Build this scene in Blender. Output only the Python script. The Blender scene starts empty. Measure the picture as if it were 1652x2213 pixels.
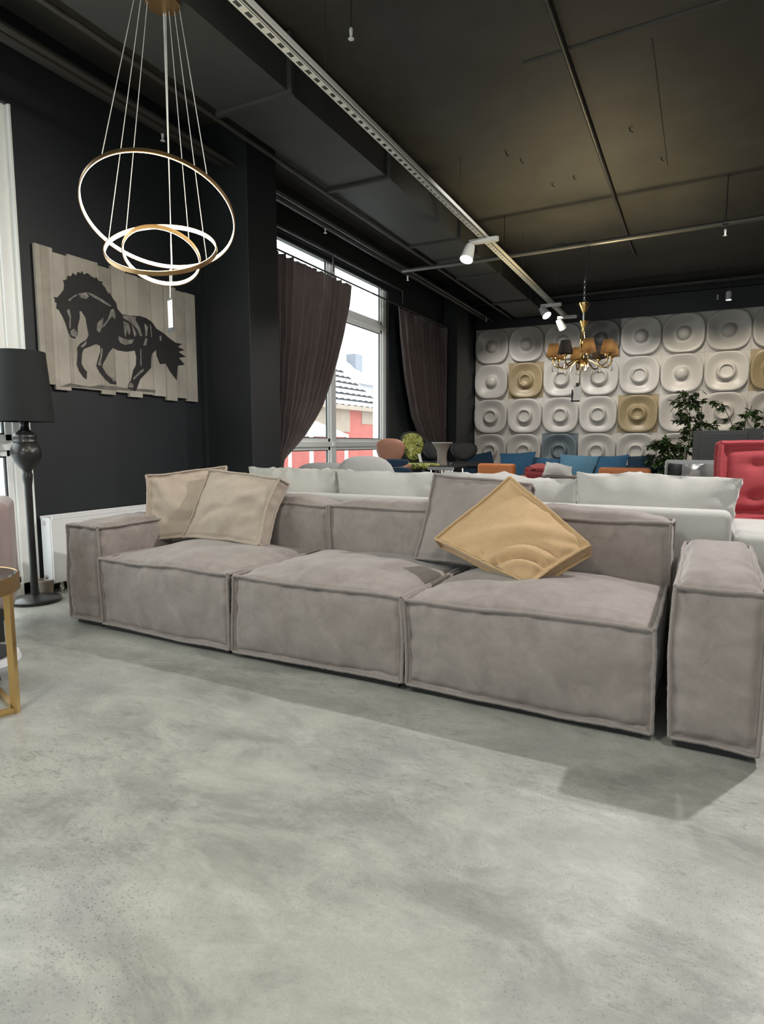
import bpy, bmesh, math, random
from math import sin, cos, pi, sqrt, exp, radians, atan2
from mathutils import Vector, Matrix, noise, geometry
S = bpy.context.scene
COL = S.collection
random.seed(7)

# ------------------------------------------------------------------ helpers
class MB:
    """collects vertices and faces for one mesh"""
    def __init__(s): s.v = []; s.f = []; s.m = []; s.cur = 0
    def add(s, vs, fs):
        b = len(s.v); s.v += [tuple(p) for p in vs]; s.f += [tuple(b + i for i in f) for f in fs]; s.m += [s.cur] * len(fs)
    def box(s, a, b):
        x0, y0, z0 = a; x1, y1, z1 = b
        s.add([(x0,y0,z0),(x1,y0,z0),(x1,y1,z0),(x0,y1,z0),(x0,y0,z1),(x1,y0,z1),(x1,y1,z1),(x0,y1,z1)],
              [(0,3,2,1),(4,5,6,7),(0,1,5,4),(1,2,6,5),(2,3,7,6),(3,0,4,7)])
    def tube(s, pts, r, n=8, closed=False, cap=True):
        pts = [Vector(p) for p in pts]; N = len(pts); vs = []; up = None
        for i, p in enumerate(pts):
            if closed: t = pts[(i+1) % N] - pts[i-1]
            else: t = pts[min(i+1, N-1)] - pts[max(i-1, 0)]
            t = t.normalized() if t.length > 1e-9 else Vector((0,0,1))
            if up is None:
                up = Vector((0,0,1)) if abs(t.z) < .9 else Vector((1,0,0))
            a = t.cross(up)
            if a.length < 1e-6: a = t.orthogonal()
            a.normalize(); bb = a.cross(t).normalized(); up = bb
            rr = r[i] if isinstance(r, (list, tuple)) else r
            for k in range(n):
                an = 2*pi*k/n; vs.append(p + a*cos(an)*rr + bb*sin(an)*rr)
        fs = []
        for i in range(N if closed else N-1):
            j = (i+1) % N
            for k in range(n): fs.append((i*n+k, i*n+(k+1) % n, j*n+(k+1) % n, j*n+k))
        if cap and not closed:
            fs.append(tuple(range(n))[::-1]); fs.append(tuple((N-1)*n+k for k in range(n)))
        s.add(vs, fs)
    def lathe(s, prof, c=(0,0,0), n=32, ax='z'):
        vs = []; fs = []
        for r, h in prof:
            for k in range(n):
                a = 2*pi*k/n; x, y = r*cos(a), r*sin(a)
                vs.append((c[0]+x, c[1]+y, c[2]+h))
        for i in range(len(prof)-1):
            for k in range(n): fs.append((i*n+k, i*n+(k+1) % n, (i+1)*n+(k+1) % n, (i+1)*n+k))
        if prof[0][0] > 1e-4: fs.append(tuple(range(n))[::-1])
        if prof[-1][0] > 1e-4: fs.append(tuple((len(prof)-1)*n+k for k in range(n)))
        s.add(vs, fs)
    def grid(s, fn, nu, nv):
        vs = [fn(i/nu, j/nv) for j in range(nv+1) for i in range(nu+1)]
        fs = [(j*(nu+1)+i, j*(nu+1)+i+1, (j+1)*(nu+1)+i+1, (j+1)*(nu+1)+i) for j in range(nv) for i in range(nu)]
        s.add(vs, fs)
    def prism(s, poly, fn, d0, d1):
        """polygon (a,b) extruded from depth d0 to d1; fn(a,b,d) -> point"""
        n = len(poly); tri = geometry.tessellate_polygon([[Vector((a,b,0)) for a,b in poly]])
        vs = [fn(a,b,d0) for a,b in poly] + [fn(a,b,d1) for a,b in poly]
        fs = [tuple(t) for t in tri] + [tuple(n+i for i in t)[::-1] for t in tri]
        fs += [(i, (i+1) % n, n+(i+1) % n, n+i) for i in range(n)]
        s.add(vs, fs)
    def build(s, name, mat, parent=None, smooth=True, angle=40, bevel=0, loc=None):
        me = bpy.data.meshes.new(name); me.from_pydata(s.v, [], s.f)
        mats = mat if isinstance(mat, (list, tuple)) else [mat]
        for m in mats: me.materials.append(m)
        if len(mats) > 1: me.polygons.foreach_set('material_index', s.m)
        bm = bmesh.new(); bm.from_mesh(me)
        bmesh.ops.recalc_face_normals(bm, faces=bm.faces)
        if smooth:
            for f in bm.faces: f.smooth = True
            for e in bm.edges:
                if len(e.link_faces) == 2 and e.calc_face_angle(0) > radians(angle): e.smooth = False
        bm.to_mesh(me); bm.free()
        o = bpy.data.objects.new(name, me); COL.objects.link(o)
        if parent: o.parent = parent
        if loc: o.location = loc
        if bevel:
            b = o.modifiers.new('bevel', 'BEVEL'); b.width = bevel; b.segments = 2; b.limit_method = 'ANGLE'; b.angle_limit = radians(40)
        return o

def empty(name, loc=(0,0,0), rz=0):
    o = bpy.data.objects.new(name, None); COL.objects.link(o); o.location = loc; o.rotation_euler = (0,0,rz); o.empty_display_size = .1
    return o
def tag(o, label, cat, group=None, kind=None):
    o['label'] = label; o['category'] = cat
    if group: o['group'] = group
    if kind: o['kind'] = kind
    return o
def struct(o, label=None):
    o['kind'] = 'structure'
    if label: o['label'] = label
    return o
def copy_tree(o, parent=None):
    c = o.copy(); COL.objects.link(c); c.parent = parent
    for ch in [x for x in bpy.data.objects if x.parent == o]: copy_tree(ch, c)
    return c

# ------------------------------------------------------------------ materials
def mat(name, color, rough=.6, metal=0, spec=.5, sheen=0, mott=0, mscale=4, bump=0, bscale=200, color2=None, trans=0, emis=None, estr=0, coat=0):
    m = bpy.data.materials.new(name); m.use_nodes = True; nt = m.node_tree; N = nt.nodes; L = nt.links
    b = N['Principled BSDF']
    b.inputs['Base Color'].default_value = (*color, 1); b.inputs['Roughness'].default_value = rough
    b.inputs['Metallic'].default_value = metal; b.inputs['Specular IOR Level'].default_value = spec
    b.inputs['Sheen Weight'].default_value = sheen; b.inputs['Coat Weight'].default_value = coat
    b.inputs['Transmission Weight'].default_value = trans
    if emis: b.inputs['Emission Color'].default_value = (*emis, 1); b.inputs['Emission Strength'].default_value = estr
    tc = N.new('ShaderNodeTexCoord')
    if mott or color2:
        n = N.new('ShaderNodeTexNoise'); n.inputs['Scale'].default_value = mscale; n.inputs['Detail'].default_value = 4; n.inputs['Roughness'].default_value = .6
        L.new(tc.outputs['Object'], n.inputs['Vector'])
        r = N.new('ShaderNodeMapRange'); r.inputs['From Min'].default_value = .3; r.inputs['From Max'].default_value = .7
        L.new(n.outputs['Fac'], r.inputs['Value'])
        mx = N.new('ShaderNodeMix'); mx.data_type = 'RGBA'
        c2 = color2 or tuple(min(1, c*(1+mott)) for c in color); c1 = color if color2 else tuple(c*(1-mott) for c in color)
        mx.inputs['A'].default_value = (*c1, 1); mx.inputs['B'].default_value = (*c2, 1)
        L.new(r.outputs['Result'], mx.inputs['Factor']); L.new(mx.outputs['Result'], b.inputs['Base Color'])
    if bump:
        n2 = N.new('ShaderNodeTexNoise'); n2.inputs['Scale'].default_value = bscale; n2.inputs['Detail'].default_value = 3
        L.new(tc.outputs['Object'], n2.inputs['Vector'])
        bp = N.new('ShaderNodeBump'); bp.inputs['Strength'].default_value = bump; bp.inputs['Distance'].default_value = .01
        L.new(n2.outputs['Fac'], bp.inputs['Height']); L.new(bp.outputs['Normal'], b.inputs['Normal'])
    return m

def emit(name, color, strength):
    m = bpy.data.materials.new(name); m.use_nodes = True; nt = m.node_tree
    nt.nodes.remove(nt.nodes['Principled BSDF'])
    e = nt.nodes.new('ShaderNodeEmission'); e.inputs['Color'].default_value = (*color, 1); e.inputs['Strength'].default_value = strength
    nt.links.new(e.outputs[0], nt.nodes['Material Output'].inputs['Surface'])
    return m

def glass_pane(name):
    m = bpy.data.materials.new(name); m.use_nodes = True; nt = m.node_tree; N = nt.nodes; L = nt.links
    N.remove(N['Principled BSDF'])
    t = N.new('ShaderNodeBsdfTransparent'); t.inputs['Color'].default_value = (.93,.96,.95,1)
    g = N.new('ShaderNodeBsdfGlossy'); g.inputs['Roughness'].default_value = .02
    mx = N.new('ShaderNodeMixShader'); mx.inputs['Fac'].default_value = .06
    L.new(t.outputs[0], mx.inputs[1]); L.new(g.outputs[0], mx.inputs[2]); L.new(mx.outputs[0], N['Material Output'].inputs['Surface'])
    return m

def translucent(name, color, tcol, fac=.5):
    m = bpy.data.materials.new(name); m.use_nodes = True; nt = m.node_tree; N = nt.nodes; L = nt.links
    N.remove(N['Principled BSDF'])
    d = N.new('ShaderNodeBsdfDiffuse'); d.inputs['Color'].default_value = (*color, 1)
    t = N.new('ShaderNodeBsdfTranslucent'); t.inputs['Color'].default_value = (*tcol, 1)
    mx = N.new('ShaderNodeMixShader'); mx.inputs['Fac'].default_value = fac
    L.new(d.outputs[0], mx.inputs[1]); L.new(t.outputs[0], mx.inputs[2]); L.new(mx.outputs[0], N['Material Output'].inputs['Surface'])
    return m

def concrete_floor():
    m = bpy.data.materials.new('polished_concrete'); m.use_nodes = True; nt = m.node_tree; N = nt.nodes; L = nt.links
    b = N['Principled BSDF']; tc = N.new('ShaderNodeTexCoord')
    def noi(sc, det=4, ro=.6, dist=0, stretch=None):
        n = N.new('ShaderNodeTexNoise'); n.inputs['Scale'].default_value = sc; n.inputs['Detail'].default_value = det
        n.inputs['Roughness'].default_value = ro; n.inputs['Distortion'].default_value = dist
        if stretch:
            mp = N.new('ShaderNodeMapping'); mp.inputs['Rotation'].default_value = (0,0,radians(stretch[0])); mp.inputs['Scale'].default_value = (stretch[1], stretch[2], 1)
            L.new(tc.outputs['Object'], mp.inputs['Vector']); L.new(mp.outputs[0], n.inputs['Vector'])
        else: L.new(tc.outputs['Object'], n.inputs['Vector'])
        return n.outputs['Fac']
    def rng(v, a, b_, c=0, d=1):
        r = N.new('ShaderNodeMapRange'); r.inputs['From Min'].default_value = a; r.inputs['From Max'].default_value = b_
        r.inputs['To Min'].default_value = c; r.inputs['To Max'].default_value = d
        L.new(v, r.inputs['Value']); return r.outputs['Result']
    def mixc(f, A, B, mode='MIX'):
        x = N.new('ShaderNodeMix'); x.data_type = 'RGBA'; x.blend_type = mode
        if isinstance(f, float): x.inputs['Factor'].default_value = f
        else: L.new(f, x.inputs['Factor'])
        for k, v in (('A', A), ('B', B)):
            if isinstance(v, tuple): x.inputs[k].default_value = (*v, 1)
            else: L.new(v, x.inputs[k])
        return x.outputs['Result']
    def mul(a, c):
        x = N.new('ShaderNodeMath'); x.operation = 'MULTIPLY'; L.new(a, x.inputs[0])
        if isinstance(c, float): x.inputs[1].default_value = c
        else: L.new(c, x.inputs[1])
        return x.outputs[0]
    c = mixc(rng(noi(1.0, 8, .68, .25, (70, 1, 2.0)), .39, .61), (.23,.233,.212), (.43,.43,.385))
    c = mixc(rng(noi(2.6, 8, .75, .5, (60, 1, 1.8)), .44, .64, 0, .75), c, (.52,.52,.47))
    c = mixc(rng(noi(1.7, 5, .65, .5), .53, .68, 0, .6), c, (.27,.27,.28))
    # swirled trowel marks
    c = mixc(mul(rng(noi(15, 7, .75, 1.2, (100, 1, 2.6)), .53, .64, 0, .8), rng(noi(1.3, 3), .46, .56)), c, (.20,.20,.175))
    c = mixc(rng(noi(55, 5, .75, 1.5, (30, 1, 1.7)), .42, .62, .0, .5), c, (.33,.33,.30))
    c = mixc(mul(rng(noi(120, 3, .7, .8), .60, .66, 0, .7), rng(noi(1.6, 4, .6, .4), .45, .6)), c, (.16,.16,.15))
    # exposed aggregate specks
    vo = N.new('ShaderNodeTexVoronoi'); vo.inputs['Scale'].default_value = 115; L.new(tc.outputs['Object'], vo.inputs['Vector'])
    dn = N.new('ShaderNodeMath'); dn.operation = 'MULTIPLY_ADD'; L.new(noi(300, 2), dn.inputs[0]); dn.inputs[1].default_value = .5; dn.inputs[2].default_value = -.25; dd_ = N.new('ShaderNodeMath'); dd_.operation = 'ADD'; L.new(dn.outputs[0], dd_.inputs[0]); L.new(vo.outputs['Distance'], dd_.inputs[1])
    sp = rng(dd_.outputs[0], .18, .30, 1, 0)
    pick = N.new('ShaderNodeSeparateColor'); L.new(vo.outputs['Color'], pick.inputs[0])
    sp = mul(sp, rng(pick.outputs[0], .55, .6)); sp = mul(sp, rng(noi(.9, 4, .6, .5), .47, .64, .10, .9))
    c = mixc(sp, c, (.12,.12,.115))
    L.new(c, b.inputs['Base Color'])
    L.new(rng(noi(3.2, 5, .6, .4), .3, .7, .30, .46), b.inputs['Roughness'])
    b.inputs['Specular IOR Level'].default_value = .45
    bp = N.new('ShaderNodeBump'); bp.inputs['Strength'].default_value = .06; bp.inputs['Distance'].default_value = .01
    L.new(noi(30, 5, .7, 1.), bp.inputs['Height']); L.new(bp.outputs[0], b.inputs['Normal'])
    return m

def suede(name, color, mott=.13):
    m = mat(name, color, .92, 0, .25, .35, mott, 9, .15, 220)
    for n_ in m.node_tree.nodes:
        if n_.type == 'TEX_NOISE' and n_.inputs['Scale'].default_value == 9: n_.inputs['Detail'].default_value = 7; n_.inputs['Roughness'].default_value = .68; n_.inputs['Distortion'].default_value = .6
    m.node_tree.nodes['Principled BSDF'].inputs['Sheen Roughness'].default_value = .4
    return m

M = dict(
    floor=concrete_floor(),
    wall=mat('charcoal_wall_paint', (.0155,.019,.0225), .5, mott=.12, mscale=2),
    ceil=mat('charcoal_ceiling_paint', (.042,.041,.035), .7, mott=.28, mscale=1.3, bump=.12, bscale=30),
    duct=mat('charcoal_duct_paint', (.036,.038,.036), .6, mott=.1, mscale=3),
    pipe=mat('dark_pipe_paint', (.03,.03,.028), .45),
    pipe_light=mat('grey_conduit', (.10,.10,.09), .4, .3),
    wframe=mat('white_window_frame', (.86,.88,.87), .35),
    gasket=mat('black_gasket', (.03,.03,.03), .6),
    glass=glass_pane('window_glass'),
    suede=suede('taupe_suede', (.275,.242,.222), .17),
    pip=suede('taupe_suede_piping', (.27,.238,.22), .05),
    beige=suede('beige_suede', (.42,.355,.295), .08),
    beige_pip=suede('beige_piping', (.41,.345,.285), .04),
    tan=suede('tan_suede', (.53,.365,.20), .08),
    tan_pip=suede('tan_piping', (.50,.345,.185), .04),
    greyc=suede('grey_cushion_suede', (.275,.245,.23), .10),
    cream=suede('cream_fabric', (.48,.475,.45), .04),
    black_shade=mat('black_lamp_fabric', (.011,.0135,.014), .85, bump=.1, bscale=500),
    black_lamp=mat('black_lacquer', (.016,.016,.016), .35, coat=.2),
    black=mat('matte_black', (.012,.012,.013), .6),
    rad=mat('white_radiator_enamel', (.78,.79,.80), .3),
    radgr=mat('radiator_grille', (.5,.5,.5), .5),
    chrome=mat('chrome', (.8,.8,.8), .15, 1),
    gold=mat('polished_gold', (.78,.52,.22), .22, 1),
    bronze=mat('brushed_bronze', (.46,.30,.15), .35, 1),
    brass=mat('shiny_brass', (.85,.60,.25), .16, 1),
    mauve=suede('mauve_velvet', (.30,.235,.225), .08),
    white=mat('white_plastic', (.75,.76,.78), .35),
    tray=mat('white_tray_metal', (.62,.62,.57), .45),
    spotbody=mat('white_spot_body', (.60,.60,.57), .4),
    disc=emit('spot_glow', (1,.97,.93), 14),
    led=emit('warm_led_strip', (1,.90,.62), 11),
    bulb=emit('warm_bulb', (1,.78,.42), 12),
    curtain=mat('brown_velvet_curtain', (.066,.046,.043), .85, sheen=.4, mott=.15, mscale=6),
    plank=mat('pale_planks', (.38,.355,.31), .7, mott=.2, mscale=3),
    ink=mat('black_paint', (.017,.016,.016), .6, mott=.2, mscale=12),
    inkgrey=mat('grey_paint_highlight', (.22,.21,.195), .7, mott=.45, mscale=16),
    shadowpaint=mat('grey_painted_ground', (.14,.135,.12), .7, mott=.4, mscale=9),
    pwhite=mat('white_panel_gloss', (.56,.535,.50), .36, mott=.03, mscale=2),
    ptan=mat('tan_panel_gloss', (.36,.285,.165), .34, mott=.08, mscale=4),
    pblue=mat('slate_blue_panel_gloss', (.16,.195,.22), .28, mott=.1, mscale=4),
    pgrey=mat('dark_grey_panel_gloss', (.20,.19,.18), .35, mott=.06, mscale=4),
    navy=suede('navy_velvet', (.018,.042,.075), .1),
    blue1=suede('denim_blue_velvet', (.045,.135,.25), .1),
    blue2=suede('light_blue_velvet', (.13,.29,.42), .1),
    orange=mat('orange_leather', (.60,.19,.055), .45, bump=.05, bscale=150),
    red=mat('red_wool', (.34,.05,.06), .9, mott=.07, mscale=6),
    pink=mat('pink_fabric', (.55,.12,.12), .8),
    salmon=mat('salmon_leather', (.42,.20,.135), .45),
    lgrey=suede('light_grey_fabric', (.40,.40,.39), .03),
    dgrey=mat('dark_grey_panel', (.055,.055,.06), .5),
    silver=mat('silver_satin', (.45,.45,.47), .35, .5),
    leaf=mat('ficus_leaf', (.025,.055,.018), .4, color2=(.075,.12,.035), mscale=14),
    stem=mat('plant_stem', (.12,.09,.05), .8),
    potc=mat('clay_pot', (.30,.25,.20), .8),
    snow=mat('snowy_roof_tiles', (.42,.44,.47), .9, mott=.25, mscale=2.5),
    tile_dark=mat('dark_roof_tiles', (.035,.035,.04), .9),
    redwall=mat('faded_red_render', (.36,.10,.085), .9, mott=.1, mscale=2),
    beigewall=mat('sandy_render', (.30,.245,.20), .9, mott=.1, mscale=2),
    snowground=mat('snowy_ground', (.75,.76,.78), .95, mott=.05, mscale=1),
    bark=mat('snowy_bark', (.34,.27,.22), .9, mott=.3, mscale=20),
    tent=mat('white_canvas', (.6,.6,.57), .8),
    paper=mat('price_tag_paper', (.72,.72,.70), .6),
)
# yellow-green floral upholstery
def floral():
    m = bpy.data.materials.new('green_floral_fabric'); m.use_nodes = True; nt = m.node_tree; N = nt.nodes; L = nt.links
    b = N['Principled BSDF']; b.inputs['Roughness'].default_value = .8
    tc = N.new('ShaderNodeTexCoord'); v = N.new('ShaderNodeTexVoronoi'); v.inputs['Scale'].default_value = 11; L.new(tc.outputs['Object'], v.inputs['Vector'])
    n = N.new('ShaderNodeTexNoise'); n.inputs['Scale'].default_value = 10; n.inputs['Distortion'].default_value = 2.5; L.new(tc.outputs['Object'], n.inputs['Vector'])
    cr = N.new('ShaderNodeValToRGB'); e = cr.color_ramp.elements
    e[0].position = .36; e[0].color = (.02,.03,.012,1); e[1].position = .44; e[1].color = (.19,.21,.035,1)
    k = e.new(.56); k.color = (.30,.32,.075,1); k = e.new(.66); k.color = (.50,.48,.26,1)
    L.new(n.outputs['Fac'], cr.inputs['Fac']); L.new(cr.outputs['Color'], b.inputs['Base Color'])
    return m
M['floral'] = floral()

# ------------------------------------------------------------------ upholstery builders
def puff(dims, bulge, n=(28,16,16), seed=0, wav=.004, wr=.004, a=2.2, warp=None, fold=None, groove=.0, pr=.0075):
    """soft box: returns MB of the body and MB of the piping. bulge keys: -x +x -y +y -z +z"""
    W, D, H = dims; hx, hy, hz = W/2, D/2, H/2; hs = (hx, hy, hz)
    off = Vector((seed*3.17, seed*1.91, seed*7.3))
    def wave(p):
        q = p*3.1 + off
        return Vector((noise.noise(q), noise.noise(q+Vector((9,4,2))), noise.noise(q+Vector((3,17,5)))))*wav*2
    def disp(p):
        d = wave(p); s = [p[i]/hs[i] for i in range(3)]
        for k in range(3):
            for sg in (-1, 1):
                if s[k]*sg > .999:
                    i, j = [x for x in range(3) if x != k]
                    f = max(0, 1-abs(s[i])**a)*max(0, 1-abs(s[j])**a)
                    b = bulge.get(('+' if sg > 0 else '-')+'xyz'[k], 0)
                    di = hs[i]-abs(p[i]); dj = hs[j]-abs(p[j])
                    w = 0
                    if wr:
                        lim = min(di, dj)
                        e = min(1, lim/.015)
                        qi = Vector((p[i]*(17 if di > dj else 4), p[j]*(17 if dj > di else 4), seed*5.3+k))
                        w = noise.noise(qi)*exp(-lim/.07)*e*wr*1.6 + noise.noise(p*6+off)*wr*.8*e
                    lim2 = min(di, dj); g_ = -groove*exp(-((lim2-.014)/.010)**2) if lim2 > .002 else 0
                    d[k] += sg*(b*f + w + g_)
                    if fold: d[k] += sg*fold(p, k, sg)
        return d
    def gp(ax, k):
        t = 2*k/n[ax]-1; return hs[ax]*(t*.36+.64*sin(t*pi/2)) if 0 < k < n[ax] else hs[ax]*t
    body = MB(); idx = {}
    def vid(p):
        key = (round(p[0], 5), round(p[1], 5), round(p[2], 5))
        if key not in idx:
            q = p + disp(p)
            if warp: q = warp(q)
            idx[key] = len(body.v); body.v.append(tuple(q))
        return idx[key]
    for k in range(3):
        i, j = [x for x in range(3) if x != k]
        for sg in (-1, 1):
            for u in range(n[i]):
                for v in range(n[j]):
                    q = []
                    for du, dv in ((0,0),(1,0),(1,1),(0,1)):
                        p = Vector((0,0,0)); p[k] = sg*hs[k]
                        p[i] = gp(i, u+du); p[j] = gp(j, v+dv)
                        q.append(vid(p))
                    body.f.append(tuple(q)); body.m.append(0)
    pip = MB()
    for k in range(3):
        i, j = [x for x in range(3) if x != k]
        for si in (-1, 1):
            for sj in (-1, 1):
                pts = []
                nn = max(10, n[k]*2)
                for t in range(nn+1):
                    p = Vector((0,0,0)); p[k] = -hs[k]+2*hs[k]*t/nn; p[i] = si*hs[i]; p[j] = sj*hs[j]
                    q = p + wave(p); q[i] += si*.0035; q[j] += sj*.0035
                    q += Vector((noise.noise(q*40), noise.noise(q*40+off), noise.noise(q*37-off)))*.002
                    pts.append(warp(q) if warp else q)
                pip.tube(pts, pr, 6)
    return body, pip

def cushion(name, corners, T, bulge, matb, matp=None, n=22, seed=1, fold=None, a=2.0, wr=.010, sag=.0, pipr=True, parent=None, wav=None):
    """cushion on a bilinear patch; corners = bottom left, bottom right, top right, top left of the FRONT face, as world points"""
    P = [Vector(c) for c in corners]
    cen = sum(P, Vector())/4
    nrm = ((P[1]-P[0]).cross(P[3]-P[0]) + (P[3]-P[2]).cross(P[1]-P[2])).normalized()
    if nrm.y > 0: nrm = -nrm
    W = ((P[1]-P[0]).length+(P[2]-P[3]).length)/2; H = ((P[3]-P[0]).length+(P[2]-P[1]).length)/2
    def warp(q):
        u = q.x/W+.5; v = q.z/H+.5
        # sides draw in a little between the corners
        if sag:
            u2 = u + (u-.5)*-sag*(4*v*(1-v)); v2 = v + (v-.5)*-sag*(4*u*(1-u)); u, v = u2, v2
        s = P[0]*(1-u)*(1-v)+P[1]*u*(1-v)+P[2]*u*v+P[3]*(1-u)*v
        return s - nrm*(q.y+T/2) - base
    base = Vector((cen.x, cen.y, min(p.z for p in P)))
    body, pip = puff((W,T,H), {'-y': bulge, '+y': bulge, '-x': .0, '+x': .0, '+z': 0}, (n, 5, n), seed, wav or (.006 if pipr else .004), wr, a, warp, fold, groove=.006 if pipr else 0)
    o = body.build(name, matb, parent, angle=70); o.location = base
    if pipr: pip.build('piping', matp or matb, o)
    return o

# ------------------------------------------------------------------ the room
XW, YB, ZC, YF, XR = -4.65, 13.98, 4.35, -4.5, 6.5
b = MB(); b.box((XW-.3, YF-.3, -.1), (XR+.3, YB+.3, 0)); struct(b.build('floor', M['floor'], smooth=False))
b = MB(); b.box((XW-.3, YF-.3, ZC), (XR+.3, YB+.3, ZC+.2))
b.tube([(-1.44,5.47,ZC),(-.3,5.40,ZC),(2,5.3,ZC)], .018, 6); b.tube([(-.465,5.6,ZC),(-.445,8.1,ZC)], .008, 6)
for hx_, hy_ in ((-1.45,7.9),(-1.72,8.0),(-2.0,6.95),(-.75,7.0),(-.5,7.85),(-1.9,7.2)):
    b.tube([(hx_,hy_,ZC),(hx_+.01,hy_,ZC-.035),(hx_+.035,hy_+.01,ZC-.045)], .007, 5)
struct(b.build('ceiling', M['ceil'], smooth=False))
W1a, W1b, W2a, W2b, ZW = -2.0, 3.08, 5.95, 9.43, 3.685
b = MB()
b.box((XW-.3, YF, 0), (XW, W1a, ZC)); b.box((XW-.3, W1b, 0), (XW, W2a, ZC)); b.box((XW-.3, W2b, 0), (XW, YB, ZC))
b.box((XW-.3, W1a, ZW+.12), (XW, W1b, ZC)); b.box((XW-.3, W2a, ZW+.12), (XW, W2b, ZC))
b.box((XW-.035, W1a, ZW), (XW, W1b, ZW+.12)); b.box((XW-.035, W2a, ZW), (XW, W2b, ZW+.12))
struct(b.build('wall_left', M['wall'], smooth=False))
b = MB(); b.box((XW-.3, YB, 0), (XR+.3, YB+.2, ZC)); b.box((XW, YB-.12, 4.17), (XR, YB, ZC)); struct(b.build('wall_back', M['wall'], smooth=False))
b = MB(); b.box((XR, YF, 0), (XR+.2, YB, ZC)); struct(b.build('wall_right', M['wall'], smooth=False))
FX0, FX1, FZ0, FZ1 = -2.0, 3.2, .6, 3.2
b = MB(); b.box((XW, YF-.2, 0), (FX0, YF, ZC)); b.box((FX1, YF-.2, 0), (XR, YF, ZC)); b.box((FX0, YF-.2, FZ1), (FX1, YF, ZC)); b.box((FX0, YF-.2, 0), (FX1, YF, FZ0))
struct(b.build('wall_front', M['wall'], smooth=False))
b = MB(); b.box((XW, 5.03, 0), (-4.02, 5.51, ZC)); struct(b.build('column', M['wall'], smooth=False, bevel=.006))
b = MB(); b.box((XW, 4.98, 0), (XW+.05, 5.03, ZC)); struct(b.build('trim_1', M['wall'], smooth=False))
b = MB(); b.box((XW, 11.95, 0), (-4.35, 12.6, ZC)); struct(b.build('column', M['wall'], smooth=False, bevel=.006))

# windows: white frames, panes
def window(name, y0, y1, mulls, trans, z0, z1, fw, x=-4.74):
    f = MB(); d0, d1 = x-.04, x+.05
    f.box((d0, y0, z0), (d1, y0+fw, z1)); f.box((d0, y1-fw, z0), (d1, y1, z1)); f.box((d0, y0, z1-fw*.35), (d1, y1, z1)); f.box((d0, y0, z0), (d1, y1, z0+fw))
    for m in mulls: f.box((d0, m-fw*.55, z0), (d1, m+fw*.55, z1))
    for t, th in trans: f.box((d0-.005, y0, t-th/2), (d1+.006, y1, t+th/2))
    # inner sash lip
    ys = [y0+fw] + sum([[m-fw*.55, m+fw*.55] for m in mulls], []) + [y1-fw]
    zs = [z0+fw] + sum([[t-th/2, t+th/2] for t, th in trans], []) + [z1-fw*.35]
    fr = f.build(name, M['wframe'], smooth=False, bevel=.006); struct(fr)
    sash = MB(); g = MB(); pn = MB()
    for i in range(0, len(ys), 2):
        for j in range(0, len(zs), 2):
            a0, a1, c0, c1 = ys[i], ys[i+1], zs[j], zs[j+1]
            s = .045
            for (p, q) in (((a0,c0),(a0+s,c1)),((a1-s,c0),(a1,c1)),((a0,c0),(a1,c0+s)),((a0,c1-s),(a1,c1))):
                sash.box((x-.02, p[0], p[1]), (x+.025, q[0], q[1]))
            s2 = s+.012
            for (p, q) in (((a0+s,c0+s),(a0+s2,c1-s)),((a1-s2,c0+s),(a1-s,c1-s)),((a0+s,c0+s),(a1-s,c0+s2)),((a0+s,c1-s2),(a1-s,c1-s))):
                g.box((x-.01, p[0], p[1]), (x+.01, q[0], q[1]))
            pn.box((x-.004, a0+s2, c0+s2), (x+.004, a1-s2, c1-s2))
    sash.build('sash', M['wframe'], fr, smooth=False); g.build('gasket', M['gasket'], fr, smooth=False); pn.build('pane', M['glass'], fr, smooth=False)
    return fr
w1 = window('window_1', W1a, W1b, [1.0], [(1.18,.075),(3.08,.08)], 0, ZW+.12, .10)
rv = MB(); rv.box((XW-.16, W1b-.004, 0), (XW+.004, W1b+.012, ZW)); struct(rv.build('trim_2', M['wframe'], smooth=False))
w2 = window('window_2', W2a, W2b, [7.72], [(1.18,.075),(3.08,.09)], 0, ZW+.12, .12)
for k_, y_ in enumerate((W2a, W2b)):
    rv = MB(); rv.box((XW-.29, y_-.008, 0), (XW-.05, y_+.008, ZW+.12)); struct(rv.build('trim_%d' % (3+k_), M['wframe'], smooth=False))
hd = MB(); hd.box((-4.69, 7.66, 1.15), (-4.66, 7.685, 1.21)); hd.box((-4.69, 7.71, 1.15), (-4.66, 7.73, 1.21)); hd.build('hinge', M['wframe'], w2, smooth=False)
# shop front behind the photographer
f = MB(); g = MB()
for i in range(6):
    x = FX0+(FX1-FX0)*i/5; f.box((x-.05, YF-.12, FZ0), (x+.05, YF-.04, FZ1))
f.box((FX0, YF-.12, FZ0), (FX1, YF-.04, FZ0+.1)); f.box((FX0, YF-.12, FZ1-.1), (FX1, YF-.04, FZ1))
w3 = struct(f.build('window_3', M['wframe'], smooth=False)); g.box((FX0, YF-.084, FZ0), (FX1, YF-.078, FZ1)); g.build('pane', M['glass'], w3, smooth=False)

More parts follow.
